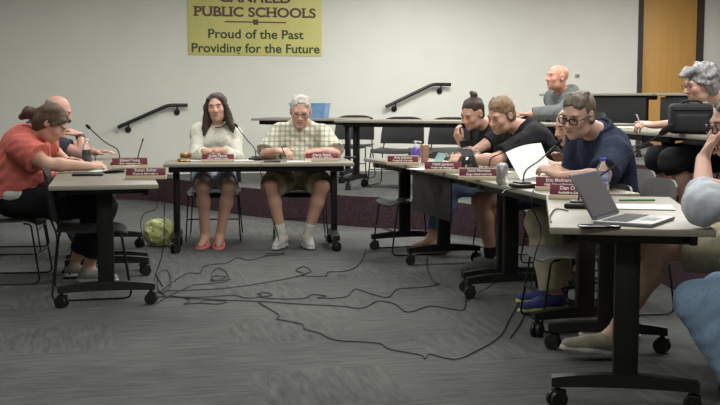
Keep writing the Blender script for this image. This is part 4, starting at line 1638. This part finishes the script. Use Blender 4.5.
# --- the hooded man on the tier
J = person('bald man in grey hooded top gazing away at the raised table', PX(569, 10.45, T1 + .575), PX(563, 10.35, T1 + 1.01), PX(557.5, 10.27, T1 + 1.14), rad(195), (.50, .255, .18),
           None, (rad(4), rad(4), 0),
           dict(R=dict(w=PX(533, 10.30, T1 + .785), e=PX(556, 10.36, T1 + .80)), L=dict(w=PX(530, 10.06, T1 + .795), e=PX(561, 10.04, T1 + .805), curl=(.8, .8, .5))),
           dict(R=dict(a=PX(525, 10.5, T1 + .085)), L=dict(a=PX(530, 10.2, T1 + .085))),
           dict(shirt=dict(name='hooded_top', m=grey_h, sleeve=1.92, e=.022, loose=.012, hood=True, wr=.004), legs=dict(m=dgrey, len=1.9), shoes=dict(m=shoe_grey, sole_m=rubber_k)),
           seed=21, bulk=1.10, shave=(.42, .25, .19)  , h=.006)
sit(J, 'charcoal chair under the man in the grey hooded top', z=T1)
# --- the grey-haired woman on the tier
J = person('woman with wavy grey hair and glasses writing behind the black bag', PX(752, 7.70, T1 + .575), PX(722, 7.62, T1 + .955), PX(700, 7.55, T1 + 1.035), rad(184), (.60, .37, .29),
           hair_curly, (rad(8), rad(-12), 0),
           dict(R=dict(w=PX(676, 7.80, T1 + .74), e=PX(712, 7.85, T1 + .76)), L=dict(w=PX(653, 7.56, T1 + .755), e=PX(692, 7.62, T1 + .77), n=(0, .4, -.9), curl=PENG)),
           dict(R=dict(a=PX(690, 7.75, T1 + .085), k=PX(658, 7.75, T1 + .51)), L=dict(a=PX(702, 7.50, T1 + .085), k=PX(672, 7.48, T1 + .51))),
           dict(shirt=dict(name='blouse', m=print_w, sleeve=.9, e=.02, loose=.01), legs=dict(name='skirt', m=blackc, len=1.16, e=.03, flare=.02), shoes=dict(m=shoe_grey, sole_m=rubber_k)),
           hs=1.02, female=True, hairmat_=H_grey, seed=22, brow=(.2, .18, .17), glasses=dict(rx=.025, rz=.019, r=.002))
JGREY = J
sit(J, 'charcoal chair under the grey-haired woman', z=T1)

# ------------------------------------------------------------------ things on the tables
TZ = 0.7505
FZ = 0.7255


def at_xy(p, z):
    return (p[0], p[1], z)


def nameplate(label, p, z, rz, first, second, wd=.25, border=False, hh=.052):
    root = empty('nameplate', (p[0], p[1], z), rz)
    tag(root, label, 'nameplate', 'maroon desk nameplates')
    MB().box((0, 0, .011), (wd, .05, .022), bevel=.002).build('base', M['cream'], root)
    tilt = Matrix.Rotation(rad(-14), 3, 'X')
    b = MB()
    b.box((0, 0, hh / 2), (wd - .006, .006, hh), bevel=.001)
    b.xf(Matrix.Translation((0, -.008, .020)) @ Matrix.Rotation(rad(-14), 4, 'X'))
    b.build('plaque', M['plate'], root)
    if border:
        b = MB()
        for (cx, cz, sx, sz) in ((0, hh - .003, wd, .007), (-wd / 2 + .003, hh / 2, .007, hh), (wd / 2 - .003, hh / 2, .007, hh)):
            b.box((cx, -.001, cz), (sx, .008, sz), rot=None)
        b.xf(Matrix.Translation((0, -.008, .020)) @ Matrix.Rotation(rad(-14), 4, 'X'))
        b.build('border', M['cream'], root)
    R_ = (rad(90 - 14), 0, 0)
    q = Matrix.Rotation(rad(-14), 4, 'X')
    for txt, zz, sz, w_ in ((first, hh * .52, .026, wd * .55), (second, hh * .14, .016, wd * .62)):
        o = text_part('lettering', txt, sz, M['white_text'], root, Vector((0, -.008, .020)) + (q @ Vector((0, -.0042, zz))), R_, width=w_, bold=.0006, ext=.0003)
    return root


nameplate('cream-edged maroon nameplate at the near end of the table by the woman in coral', P(146, 179, TZ), TZ, rad(4), 'Susan Baker', 'Board Member', .25, True)
nameplate('maroon nameplate behind the notepad on the table by the bald man', P(130, 168, TZ), TZ, rad(16), 'Edward Young', 'Treasurer', .25)
nameplate('maroon nameplate in front of the woman in cream', P(218, 162, FZ), FZ, rad(4), 'Katie Posen', 'President', .265, hh=.045)
nameplate('maroon nameplate in front of the man in plaid', P(322, 161, FZ), FZ, rad(6), 'Dave Beck', 'Vice President', .28, hh=.045)
nameplate('cream-edged maroon nameplate in front of the pump bottle', P(403, 165, TZ), TZ, rad(-8), 'Amy Johnson', 'Board Clerk', .24, True)
nameplate('maroon nameplate in front of the copper tumbler and open hand', P(443, 172.5, TZ), TZ, rad(-10), 'Heidi Jamison', 'Business Manager', .25)
nameplate('maroon nameplate between the tablet and the silver can', P(479, 179.5, TZ), TZ, rad(-8), 'David Morrison', 'Superintendent', .25, True)
nameplate('maroon nameplate in front of the navy man, partly covered by the laptop lid', P(559, 190.5, TZ), TZ, rad(-6), 'Eric Molinaro', 'High School Principal', .25)
nameplate('tilted maroon nameplate beside the laptop, nearest the microphone base', P(573, 199.5, TZ), TZ, rad(-22), "Dan O'Neill", 'Activities Director', .23)


def microphone(label, base, z, rz, tip, r=.011, hl=.045, mid=.30):
    root = empty('desk_microphone', (base[0], base[1], z), 0)
    tag(root, label, 'microphone', 'gooseneck desk microphones')
    b = MB()
    b.box((0, 0, .012), (.115, .135, .022), bevel=.009, seg=3)
    b.box((0, .012, .026), (.07, .09, .012), bevel=.005)
    b.xf(Matrix.Rotation(rz, 4, 'Z'))
    b.build('base', M['black'], root)
    o = Vector((base[0], base[1], z))
    t = Vector(tip) - o
    st = Vector((0, 0, .03))
    pts = smooth_path([st, st + Vector((t.x * .08, t.y * .08, t.z * mid * .6)), Vector((t.x * .5, t.y * .5, t.z * .55 + .02)), t], 8)
    MB().tube(pts, .0042, 8).build('gooseneck', M['cable'], root)
    d = (pts[-1] - pts[-4]).normalized()
    prof = []
    n = 10
    path = [t + d * (hl * (i / n - .3)) for i in range(n + 1)]
    rr = [r * max(.25, math.sin(math.pi * min(.97, max(.06, .08 + .86 * i / n))) ** .5) for i in range(n + 1)]
    MB().tube(path, rr, 12).build('foam_head', M['foam'], root)
    return root


microphone('gooseneck microphone bending towards the bald man with the watch', P(120, 165.0, TZ), TZ, 0, W(89, 127.5, 7.7), .012, .05, .5)
microphone('gooseneck microphone rising behind the two nameplates on the pushed-together tables', P(138, 163.5, TZ), TZ, 0, W(142.5, 141, 8.2), .006, .03)
microphone('gooseneck microphone between the woman in cream and the man in plaid', P(256, 160.0, FZ), FZ, 0, W(237, 126.5, 8.95), .010, .05, .4)
microphone('gooseneck microphone leaning across the fair-haired man in black', P(489, 171.5, TZ), TZ, 0, W(517, 142, 7.15), .009, .045, .5)
microphone('gooseneck microphone between the silver can and the held-up sheet', P(523, 187.5, TZ), TZ, rad(20), W(557.5, 143.5, 6.1), .013, .06, .45)
microphone('gooseneck microphone behind the laptop, its foam head before the black bag', P(578, 207.5, TZ), TZ, rad(-15), W(664, 131.5, 4.75), .016, .075, .3)


# --- open laptop
A = P(592, 221.5, TZ + .012); B = P(620, 213.5, TZ + .012)
ax = (B - A); LW = .325
ax.z = 0; ax.normalize()
rzl = math.atan2(ax.y, ax.x) - rad(90)
root = empty('laptop', at_xy((A + B) / 2, TZ), rzl)
tag(root, 'open grey laptop at the end of the wheeled table, beside the pale grey sleeve', 'laptop')
# local: +y along the hinge, +x towards the user
MB().box((.115, 0, .008), (.23, LW, .014), bevel=.004).build('base', M['laptop_deck'], root)
kb = MB()
for i in range(5):
    for j in range(13):
        kb.box((.040 + i * .020, -.135 + j * .0225, .0162), (.016, .0185, .002))
kb.build('keyboard', M['keys'], root)
MB().box((.182, 0, .0155), (.06, .10, .001)).build('trackpad', M['laptop'], root)
LR = Matrix.Translation((0, 0, .016)) @ Matrix.Rotation(rad(-30), 4, 'Y')
MB().box((0, 0, .100), (.007, LW, .200), bevel=.003).xf(LR).build('lid', M['laptop'], root)
MB().box((.0042, 0, .102), (.001, LW - .018, .180)).xf(LR).build('screen', M['lcd_glare'], root)
MB().tube([(0, -LW * .4, .015), (0, LW * .4, .015)], .006, 10).build('hinge', M['keys'], root)


def small(name, label, cat, mb, m, p, z, rz=0.0, group=None):
    o = mb.build(name, m)
    o.location = (p[0], p[1], z)
    o.rotation_euler = (0, 0, rz)
    tag(o, label, cat, group)
    return o


small('phone', 'black phone lying flat beside the laptop at the table edge', 'phone', MB().box((0, 0, .0045), (.15, .075, .009), bevel=.004), M['screen'], P(599, 227.3, TZ), TZ, rad(0))


def sheets(name, label, p, z, rz, n=1, w_=.215, l_=.28, m='paper', group='loose papers on the tables', curl=0.0):
    b = MB()
    for i in range(n):
        a = random.uniform(-.06, .06)
        ca, sa = math.cos(a), math.sin(a)

        def f(u, v, i=i, ca=ca, sa=sa):
            x, y = (u - .5) * w_, (v - .5) * l_
            return (x * ca - y * sa, x * sa + y * ca, .001 + i * .0016 + curl * (u - .2) ** 2)
        b.sheet(f, 6, 6, .0009)
    o = b.build(name, M[m])
    o.location = (p[0], p[1], z)
    o.rotation_euler = (0, 0, rz)
    tag(o, label, 'paper', group)
    return o


sheets('paper_sheet', 'white sheets behind the laptop, below the green pen', P(640, 207.5, TZ), TZ, rad(80), 3, .215, .29)
pa = P(615, 203.0, TZ); pb = P(657, 203.0, TZ)
b = MB(); b.tube([(-.085, 0, .006), (.085, 0, .006)], .0055, 8)
small('pen', 'green pen lying along the white sheets behind the laptop', 'pen', b, M['green'], P(637, 202.0, TZ), TZ + .003, rad(2), 'pens')
sheets('paper_sheet', 'white paper lying under the held-up sheet near the microphone base', P(535, 184, TZ), TZ, rad(70), 2, .20, .26)
sheets('paper_sheet', 'white pad in front of the fair-haired man, behind the tablet nameplate', P(493, 172, TZ), TZ, rad(20), 3)
sheets('paper_sheet', 'white papers between the two nameplates near the pump bottle', P(425, 169.5, TZ), TZ, rad(35), 2, .16, .22)
sheets('paper_sheet', 'white pages under the plaid man and his pen', P(299, 161.5, FZ), FZ, rad(6), 2, .20, .14)
sheets('paper_sheet', 'white pages in front of the woman in cream, beside the microphone base', P(238, 160.5, FZ), FZ, rad(3), 2, .26, .16)
sheets('paper_sheet', 'white page beside the wooden gavel', P(195, 160.5, FZ), FZ, rad(3), 1, .16, .16)
sheets('notepad', 'white notepad lying under the pen of the woman in coral', P(114, 172, TZ), TZ, rad(-25), 6, .20, .28, curl=.05)
sheets('paper_sheet', 'white pages on the raised table under the grey-haired woman writing', P(624, 127.6, T1 + .701), T1 + .701, rad(70), 3, .28, .4)
sheets('folded_card', 'teal folded card beside the copper tumbler', P(437, 163.5, TZ), TZ, rad(30), 2, .10, .12, 'teal', 'loose cards', .12)

b = MB(); b.box((0, 0, .007), (.19, .12, .014), bevel=.004)
small('phone_case', 'black phone case lying by the writing hand of the woman in coral', 'phone case', b, M['pen'], P(88, 175.5, TZ), TZ, rad(10))
b = MB(); b.box((0, 0, .006), (.14, .07, .011), bevel=.003)
small('phone', 'black phone lying near the hands of the man in plaid', 'phone', b, M['screen'], P(272, 162.3, FZ), FZ, rad(8))
b = MB(); b.box((0, 0, .008), (.10, .09, .014), bevel=.004)
small('case', 'black case at the table end beside the plaid sleeve', 'case', b, M['pen'], P(350, 158.3, FZ), FZ, rad(8))

# --- bottles, cans, cups


def bottle(label, p, z, h, r, liquid, cap, band=None, fill=.62, group='drink bottles'):
    root = empty('drink_bottle', (p[0], p[1], z))
    tag(root, label, 'bottle', group)
    k = h
    prof = [(0, 0), (r * .9, 0), (r, .03 * k), (r, .28 * k), (r * .93, .31 * k), (r, .34 * k), (r, .62 * k), (r * .80, .74 * k), (r * .42, .85 * k), (r * .36, .93 * k), (0, .93 * k)]
    MB().lathe(prof, 20).build('bottle_body', M['clear'], root)
    if liquid:
        kk = fill
        MB().lathe([(0, .012 * k), (r * .86, .012 * k), (r * .93, .04 * k), (r * .93, kk * k * .98), (0, kk * k)], 18).build('drink', M[liquid], root)
    if band:
        MB().lathe([(r * 1.01, .34 * k), (r * 1.015, .345 * k), (r * 1.015, .60 * k), (r * 1.01, .605 * k)], 20).build('label_band', M[band], root)
    MB().lathe([(0, .925 * k), (r * .44, .925 * k), (r * .44, .995 * k), (r * .38, k), (0, k)], 16).build('cap', M[cap], root)
    return root


bottle('clear bottle half full of dark cola beside the bald man with the watch', P(87, 162.6, TZ), TZ, .185, .037, 'cola', 'white_plastic', None, .55)
bottle('clear water bottle with blue label and cap beside the navy man', P(602, 194, TZ), TZ, .185, .036, None, 'blue_cap', 'blue_label')
bottle('small clear water bottle with white cap beside the tablet', P(476.5, 166.5, TZ), TZ, .145, .028, None, 'white_plastic')

p_ = P(415.5, 161, TZ)
root = empty('pump_bottle', at_xy(p_, TZ))
tag(root, 'pump bottle of violet hand sanitizer with a white pump head', 'pump bottle')
MB().lathe([(0, 0), (.036, 0), (.038, .006), (.038, .085), (.030, .102), (.016, .110), (0, .110)], 20).build('bottle_body', M['purple'], root)
b = MB(); b.lathe([(0, .109), (.017, .109), (.017, .124), (.007, .126), (.006, .146), (.014, .147), (.014, .158), (0, .160)], 14)
b.tube([(0, 0, .153), (.03, -.01, .153), (.045, -.016, .146)], .005, 8)
b.build('pump_head', M['white_plastic'], root)
root = empty('tumbler', at_xy(P(424.5, 162.5, TZ), TZ))
tag(root, 'copper tumbler standing beside the violet pump bottle', 'tumbler')
MB().lathe([(0, 0), (.026, 0), (.028, .004), (.036, .125), (.034, .126), (.030, .03), (0, .03)], 20).build('cup', M['tumbler'], root)
MB().lathe([(0, .124), (.0365, .124), (.0365, .134), (0, .136)], 20).build('lid', M['tumbler'], root)

root = empty('drink_can', at_xy(P(502, 184.2, TZ), TZ))
tag(root, 'silver drink can standing at the table edge beside the microphone base', 'can')
MB().lathe([(0, .004), (.024, .004), (.026, 0), (.033, .010), (.033, .108), (.027, .118), (.0255, .122), (.024, .118), (0, .117)], 24).build('can_body', M['can'], root)
MB().box((0, .006, .1185), (.012, .02, .0015), bevel=.0005).build('pull_tab', M['steel'], root)

# --- tablet with a kickstand
root = empty('tablet', at_xy(P(474, 171.5, TZ), TZ), rad(-72))
tag(root, 'grey tablet propped on its dark stand in front of the fair-haired man', 'tablet')
LR = Matrix.Translation((0, 0, .004)) @ Matrix.Rotation(rad(24), 4, 'X')
MB().box((0, 0, .085), (.22, .008, .165), bevel=.003).xf(LR).build('back_shell', M['tablet'], root)
MB().box((0, .0045, .085), (.20, .0012, .145)).xf(LR).build('screen', M['screen'], root)
LR2 = Matrix.Translation((0, -.11, .002)) @ Matrix.Rotation(rad(-28), 4, 'X')
MB().box((0, 0, .055), (.20, .005, .11), bevel=.002).xf(LR2).build('kickstand', M['screen'], root)

# --- gavel and its block
root = empty('gavel_block', at_xy(P(184, 161.5, FZ), FZ))
tag(root, 'round wooden gavel block with brass rim near the cream sleeve', 'gavel block')
MB().lathe([(0, 0), (.052, 0), (.056, .006), (.050, .020), (.044, .026), (0, .026)], 24).build('block', M['gavel'], root)
MB().lathe([(.0535, .010), (.0545, .010), (.0515, .0165), (.0505, .0165)], 24).build('rim', M['brass'], root)
root = empty('gavel', at_xy(P(186, 161.5, FZ), FZ + .027))
tag(root, 'wooden gavel with brass band resting on its block', 'gavel')
hp_ = [(0, -.045), (.020, -.045), (.023, -.035), (.019, -.020), (.022, -.012), (.022, .012), (.019, .020), (.023, .035), (.020, .045), (0, .045)]
MB().lathe(hp_, 20).xf(Matrix.Translation((0, 0, .024)) @ Matrix.Rotation(rad(90), 4, 'Y')).build('head', M['gavel'], root)
MB().lathe([(.0225, -.008), (.0232, -.008), (.0232, .008), (.0225, .008)], 20).xf(Matrix.Translation((0, 0, .024)) @ Matrix.Rotation(rad(90), 4, 'Y')).build('brass_band', M['brass'], root)
MB().tube([(0, .01, .024), (0, .10, .018), (0, .20, .012)], [.007, .006, .009], 10).build('handle', M['gavel'], root)


# --- held things
def pen_in(J, sd, label, ln=.14, tilt=(0, 0, 0)):
    S, el, wr = (Vector(q_) for q_ in J['arms'][sd])
    d = (wr - el).normalized()
    c = wr + d * .10 + Vector((0, 0, -.005)) + Vector(tilt)
    b = MB(); b.tube([c + Vector((-.015, -.02, -.03)), c + Vector((.02, .02, ln - .03))], [.003, .0045], 8)
    tag(b.build('pen', M['pen']), label, 'pen', 'pens')


b = MB(); b.tube([W(207.5, 155.5, 8.90), W(214.5, 150.0, 8.94)], [.004, .0045], 8)
tag(b.build('pen', M['pen']), 'black pen held by the woman in cream', 'pen', 'pens')
b = MB(); b.tube([W(286, 157, 8.92), W(281.5, 146.5, 8.96)], [.003, .0045], 8)
tag(b.build('pen', M['pen']), 'black pen held upright by the man in plaid', 'pen', 'pens')
b = MB(); b.tube([W(96, 163, 7.55), W(94.5, 153, 7.58)], [.003, .0045], 8)
tag(b.build('pen', M['pen']), 'black pen held upright by the woman in coral', 'pen', 'pens')
b = MB(); b.tube([W(640, 123, 7.5), W(636.5, 114.5, 7.5)], [.003, .0045], 8)
tag(b.build('pen', M['white_plastic']), 'white pen held by the grey-haired woman', 'pen', 'pens')
b = MB(); b.tube([W(449, 164, 7.58), W(453, 152.5, 7.6)], [.003, .0042], 8)
tag(b.build('pen', M['white_plastic']), 'white pen between the fingers of the reaching hand', 'pen', 'pens')

# phone in the hand of the woman with the bun
c = W(465, 143.5, 8.16)
b = MB(); b.box((0, 0, 0), (.075, .009, .055), rot=Matrix.Rotation(rad(-14), 3, 'Y'), bevel=.004)
o = b.build('phone', M['screen']); o.location = c
tag(o, 'black phone held up by the woman with the bun', 'phone')

# the sheet held up by the bald man
c0, c1, c2_, c3 = W(505.5, 152.5, 6.62), W(541, 143.0, 6.70), W(520.5, 180.0, 6.45), W(552.5, 172.5, 6.55)


def fsheet(u, v):
    a = c0.lerp(c1, u); b_ = c2_.lerp(c3, u)
    q_ = a.lerp(b_, v)
    return q_ + Vector((0, .02, .012)) * math.sin(math.pi * u) * (1 - v)


o = MB().sheet(fsheet, 10, 10, .0010).build('paper_sheet', M['paper'])
tag(o, 'printed white sheet held up in the air beside the microphone', 'paper')
b = MB()
for i in range(14):
    v = .12 + i * .055
    u1 = .86 if i % 4 else .55
    n_ = 8
    for j in range(n_):
        ua, ub = .12 + (u1 - .12) * j / n_, .12 + (u1 - .12) * (j + 1) / n_
        qa, qb = fsheet(ua, v), fsheet(ub, v)
        qc, qd = fsheet(ub, v + .014), fsheet(ua, v + .014)
        off = (qb - qa).cross(qd - qa).normalized()
        if off.y > 0:
            off = -off
        vs = [b.bm.verts.new(q_ + off * .0009) for q_ in (qa, qb, qc, qd)]
        b.bm.faces.new(vs)
b.build('print', M['ink'], o, smooth=False)

# --- blue tub, black bag, lime bag
c = W(310, 120, 12.42)
root = empty('storage_tub', (c.x, c.y, T1 + .7255), rad(-12))
tag(root, 'translucent blue plastic tub on the raised table behind the man in plaid', 'tub')
b = MB()
tw, td, th_ = .42, .26, .165
lo = [(-tw / 2 + .02, -td / 2 + .015), (tw / 2 - .02, -td / 2 + .015), (tw / 2 - .02, td / 2 - .015), (-tw / 2 + .02, td / 2 - .015)]
hi = [(-tw / 2, -td / 2), (tw / 2, -td / 2), (tw / 2, td / 2), (-tw / 2, td / 2)]
vb = [b.bm.verts.new((x, y, .002)) for x, y in lo]; vt = [b.bm.verts.new((x, y, th_)) for x, y in hi]
vi = [b.bm.verts.new((x * .96, y * .95, th_)) for x, y in hi]; vj = [b.bm.verts.new((x * .95, y * .94, .008)) for x, y in lo]
for k in range(4):
    k2 = (k + 1) % 4
    b.bm.faces.new((vb[k], vb[k2], vt[k2], vt[k])); b.bm.faces.new((vt[k], vt[k2], vi[k2], vi[k])); b.bm.faces.new((vi[k], vi[k2], vj[k2], vj[k]))
b.bm.faces.new(vb); b.bm.faces.new(vj)
b.build('tub_body', M['blue_tub'], root)
b = MB()
b.tube([(-tw / 2, -td / 2, th_), (tw / 2, -td / 2, th_), (tw / 2, td / 2, th_), (-tw / 2, td / 2, th_), (-tw / 2, -td / 2, th_)], .006, 8, cap=False)
b.build('rim', M['blue_tub'], root)

c = W(690, 131.5, 7.30)
root = empty('shoulder_bag', (c.x, c.y, T1 + .7005), rad(-4))
tag(root, 'black nylon bag standing on the raised table before the grey-haired woman', 'bag')
b = MB()
b.box((0, 0, .105), (.285, .13, .205), bevel=.035, seg=4)
b.build('bag_body', M['bag'], root)
MB().box((0, -.068, .075), (.22, .03, .12), bevel=.014, seg=3).build('front_pocket', M['bag'], root)
MB().tube([(-.135, -.055, .185), (-.12, -.066, .165), (.12, -.066, .165), (.135, -.055, .185)], .004, 6).build('zip', M['caster'], root)
MB().tube(smooth_path([(-.10, 0, .17), (-.06, -.02, .215), (0, -.03, .225), (.06, -.02, .215), (.10, 0, .17)], 5), .008, 8).build('strap', M['bag'], root)
MB().lathe([(0, -.004), (.009, -.004), (.009, .004), (0, .004)], 12).xf(Matrix.Translation((.085, -.068, .115)) @ Matrix.Rotation(rad(90), 4, 'X')).build('buckle', M['steel'], root)

c = P(159, 245.8, 0)
r5 = np.random.default_rng(5)
pr_ = [Ell(V(0, 0, .10), V(.125, .11, .11), None, .03), Ell(V(-.03, .01, .15), V(.09, .08, .075), None, .03), Ell(V(.05, 0, .14), V(.075, .08, .09), None, .03)]
for i in range(22):
    u = unit(r5.normal(size=3)); u[2] = abs(u[2])
    b0 = V(0, 0, .10) + u * V(.115, .10, .11)
    t_ = unit(np.cross(u, r5.normal(size=3)))
    pr_.append(Cone(b0 - t_ * .05, b0 + t_ * .05, .012, .006, .012))
for sx in (-.05, .045):
    pr_.append(Cone(V(sx, 0, .19), V(sx * 1.3, -.01, .235), .022, .010, .02))
o = field_obj('plastic_bag', pr_, .005, M['lime'], None, (0, 0, 0), .005, 8, [((0, 0, 0.002), (0, 0, -1))])
o.location = (c.x, c.y, 0)
tag(o, 'crumpled lime green plastic bag on the floor by a table caster', 'bag')


# --- cables
def cable(label, pts, z=.006, r=.0032, n=6):
    """floor points are photo positions; 3-tuples carry a height"""
    q_ = []
    for t_ in pts:
        q_.append(P(t_[0], t_[1], z) if len(t_) == 2 else Vector(t_))
    b = MB(); b.tube(smooth_path(q_, n), r, 6)
    tag(b.build('cable', M['cable']), label, 'cable', 'microphone cables trailing over the carpet')


cable('black cable running from the coiled heap past the white shoes to the plaid man', [(163, 289), (185, 274), (200, 273), (203, 267), (214, 264), (226, 263), (237, 258), (250, 260), (266, 256), (284, 254), (268, 253.5), (266, 255), (278, 255.5)])
cable('black cable crossing the open carpet to the table with the black front panel', [(160, 291), (190, 290), (225, 288), (262, 283), (302, 275), (296, 270), (304, 266.5), (311, 271), (303, 275.5), (325, 276), (328, 272), (345, 271), (357, 266), (363, 257), (366, 249)])
cable('black cable with two small loops crossing the middle of the carpet', [(163, 297), (205, 297), (232, 295), (247, 298), (262, 296), (258, 293.5), (266, 292.5), (272, 295), (262, 297.5), (285, 299), (305, 298), (312, 294.5), (326, 296), (318, 298), (345, 297), (355, 289), (372, 294), (388, 297), (398, 289), (424, 287), (440, 284), (434, 282), (428, 270), (427, 258)])
cable('black cable bending round the casters of the middle table', [(185, 298), (225, 300), (262, 301.5), (300, 304), (340, 306), (362, 308), (378, 301), (395, 304), (408, 312), (430, 306), (452, 309), (464, 309), (466, 296), (467, 288)])
cable('long black cable swinging low across the nearest carpet to the navy man', [(258, 302), (270, 309), (279, 315), (278, 319), (302, 324), (305, 329), (320, 333), (336, 340), (378, 343), (390, 349), (421, 355), (425, 358), (430, 354), (455, 359), (478, 350), (500, 336), (510, 318), (519, 302), (526, 290)])
cable('black cable coiled in loops beside the wheeled table of the woman in coral', [(157, 303), (168, 296), (188, 287), (193, 285), (214, 283), (228, 280), (226, 272), (218, 268), (212, 273), (214, 280), (226, 277), (214, 276), (212, 281), (230, 279)])
cable('black cable in a tight tangle at the caster of the table end', [(156, 297), (173, 296), (190, 300), (184, 304), (199, 303), (218, 304), (226, 301), (206, 300), (199, 303)])
e0 = P(150, 171, TZ)
cable('black cable hanging from the table end and looping to the floor heap', [(e0.x, e0.y, TZ + .006), (e0.x + .06, e0.y - .05, TZ + .004), (e0.x + .10, e0.y - .06, TZ - .10), (e0.x + .10, e0.y - .05, .42), (e0.x + .08, e0.y - .02, .20), (154, 282), (161, 293), (171, 284), (168, 271), (160, 272), (158, 288), (168, 297)])
e1 = P(160, 170, 0)
cable('black cable arching down beside the lime bag', [tuple(W(158, 182, 8.3)), tuple(W(157, 207, 8.35)), tuple(W(144, 214, 8.4)), tuple(W(141, 228, 8.4)), (150, 262), (157, 276), (163, 286)])
e2 = PX(261, 8.50, FZ + .004)
cable('black cable dropping from the plaid table edge to the floor', [(e2.x, e2.y + .12, FZ + .004), (e2.x, e2.y - .0, FZ + .006), (e2.x + .0, e2.y - .03, FZ - .06), tuple(W(268, 205, 8.55)), tuple(W(277, 232, 8.6)), (280, 246), (284, 254)])
e3 = P(523, 190, TZ)
e4 = W(545, 200, 5.55)
cable('black cable drooping from the navy table edge past the khaki knee', [(e4.x - .03, e4.y + .18, TZ + .005), (e4.x - .06, e4.y + .02, TZ + .004), (e4.x - .07, e4.y - .02, TZ - .06), tuple(W(541, 232, 5.6)), tuple(W(534, 260, 5.6)), (530, 296), (522, 320), (510, 338)])
e5 = P(500, 186, TZ)
cable('black cable looping over the table edge beside the silver can', [tuple(P(517, 189, TZ + .005)), tuple(P(506, 190, TZ + .005)), tuple(P(502, 194, TZ + .003)), tuple(W(500.5, 200, 6.12)), tuple(W(498, 240, 6.2)), tuple(W(494, 280, 6.2)), (480, 292), (468, 300)])
cable('black cable curling on the table in front of the laptop', [tuple(P(568, 211, TZ + .005)), tuple(P(556, 209, TZ + .005)), tuple(P(550, 216, TZ + .005)), tuple(P(551, 222, TZ + .005))])
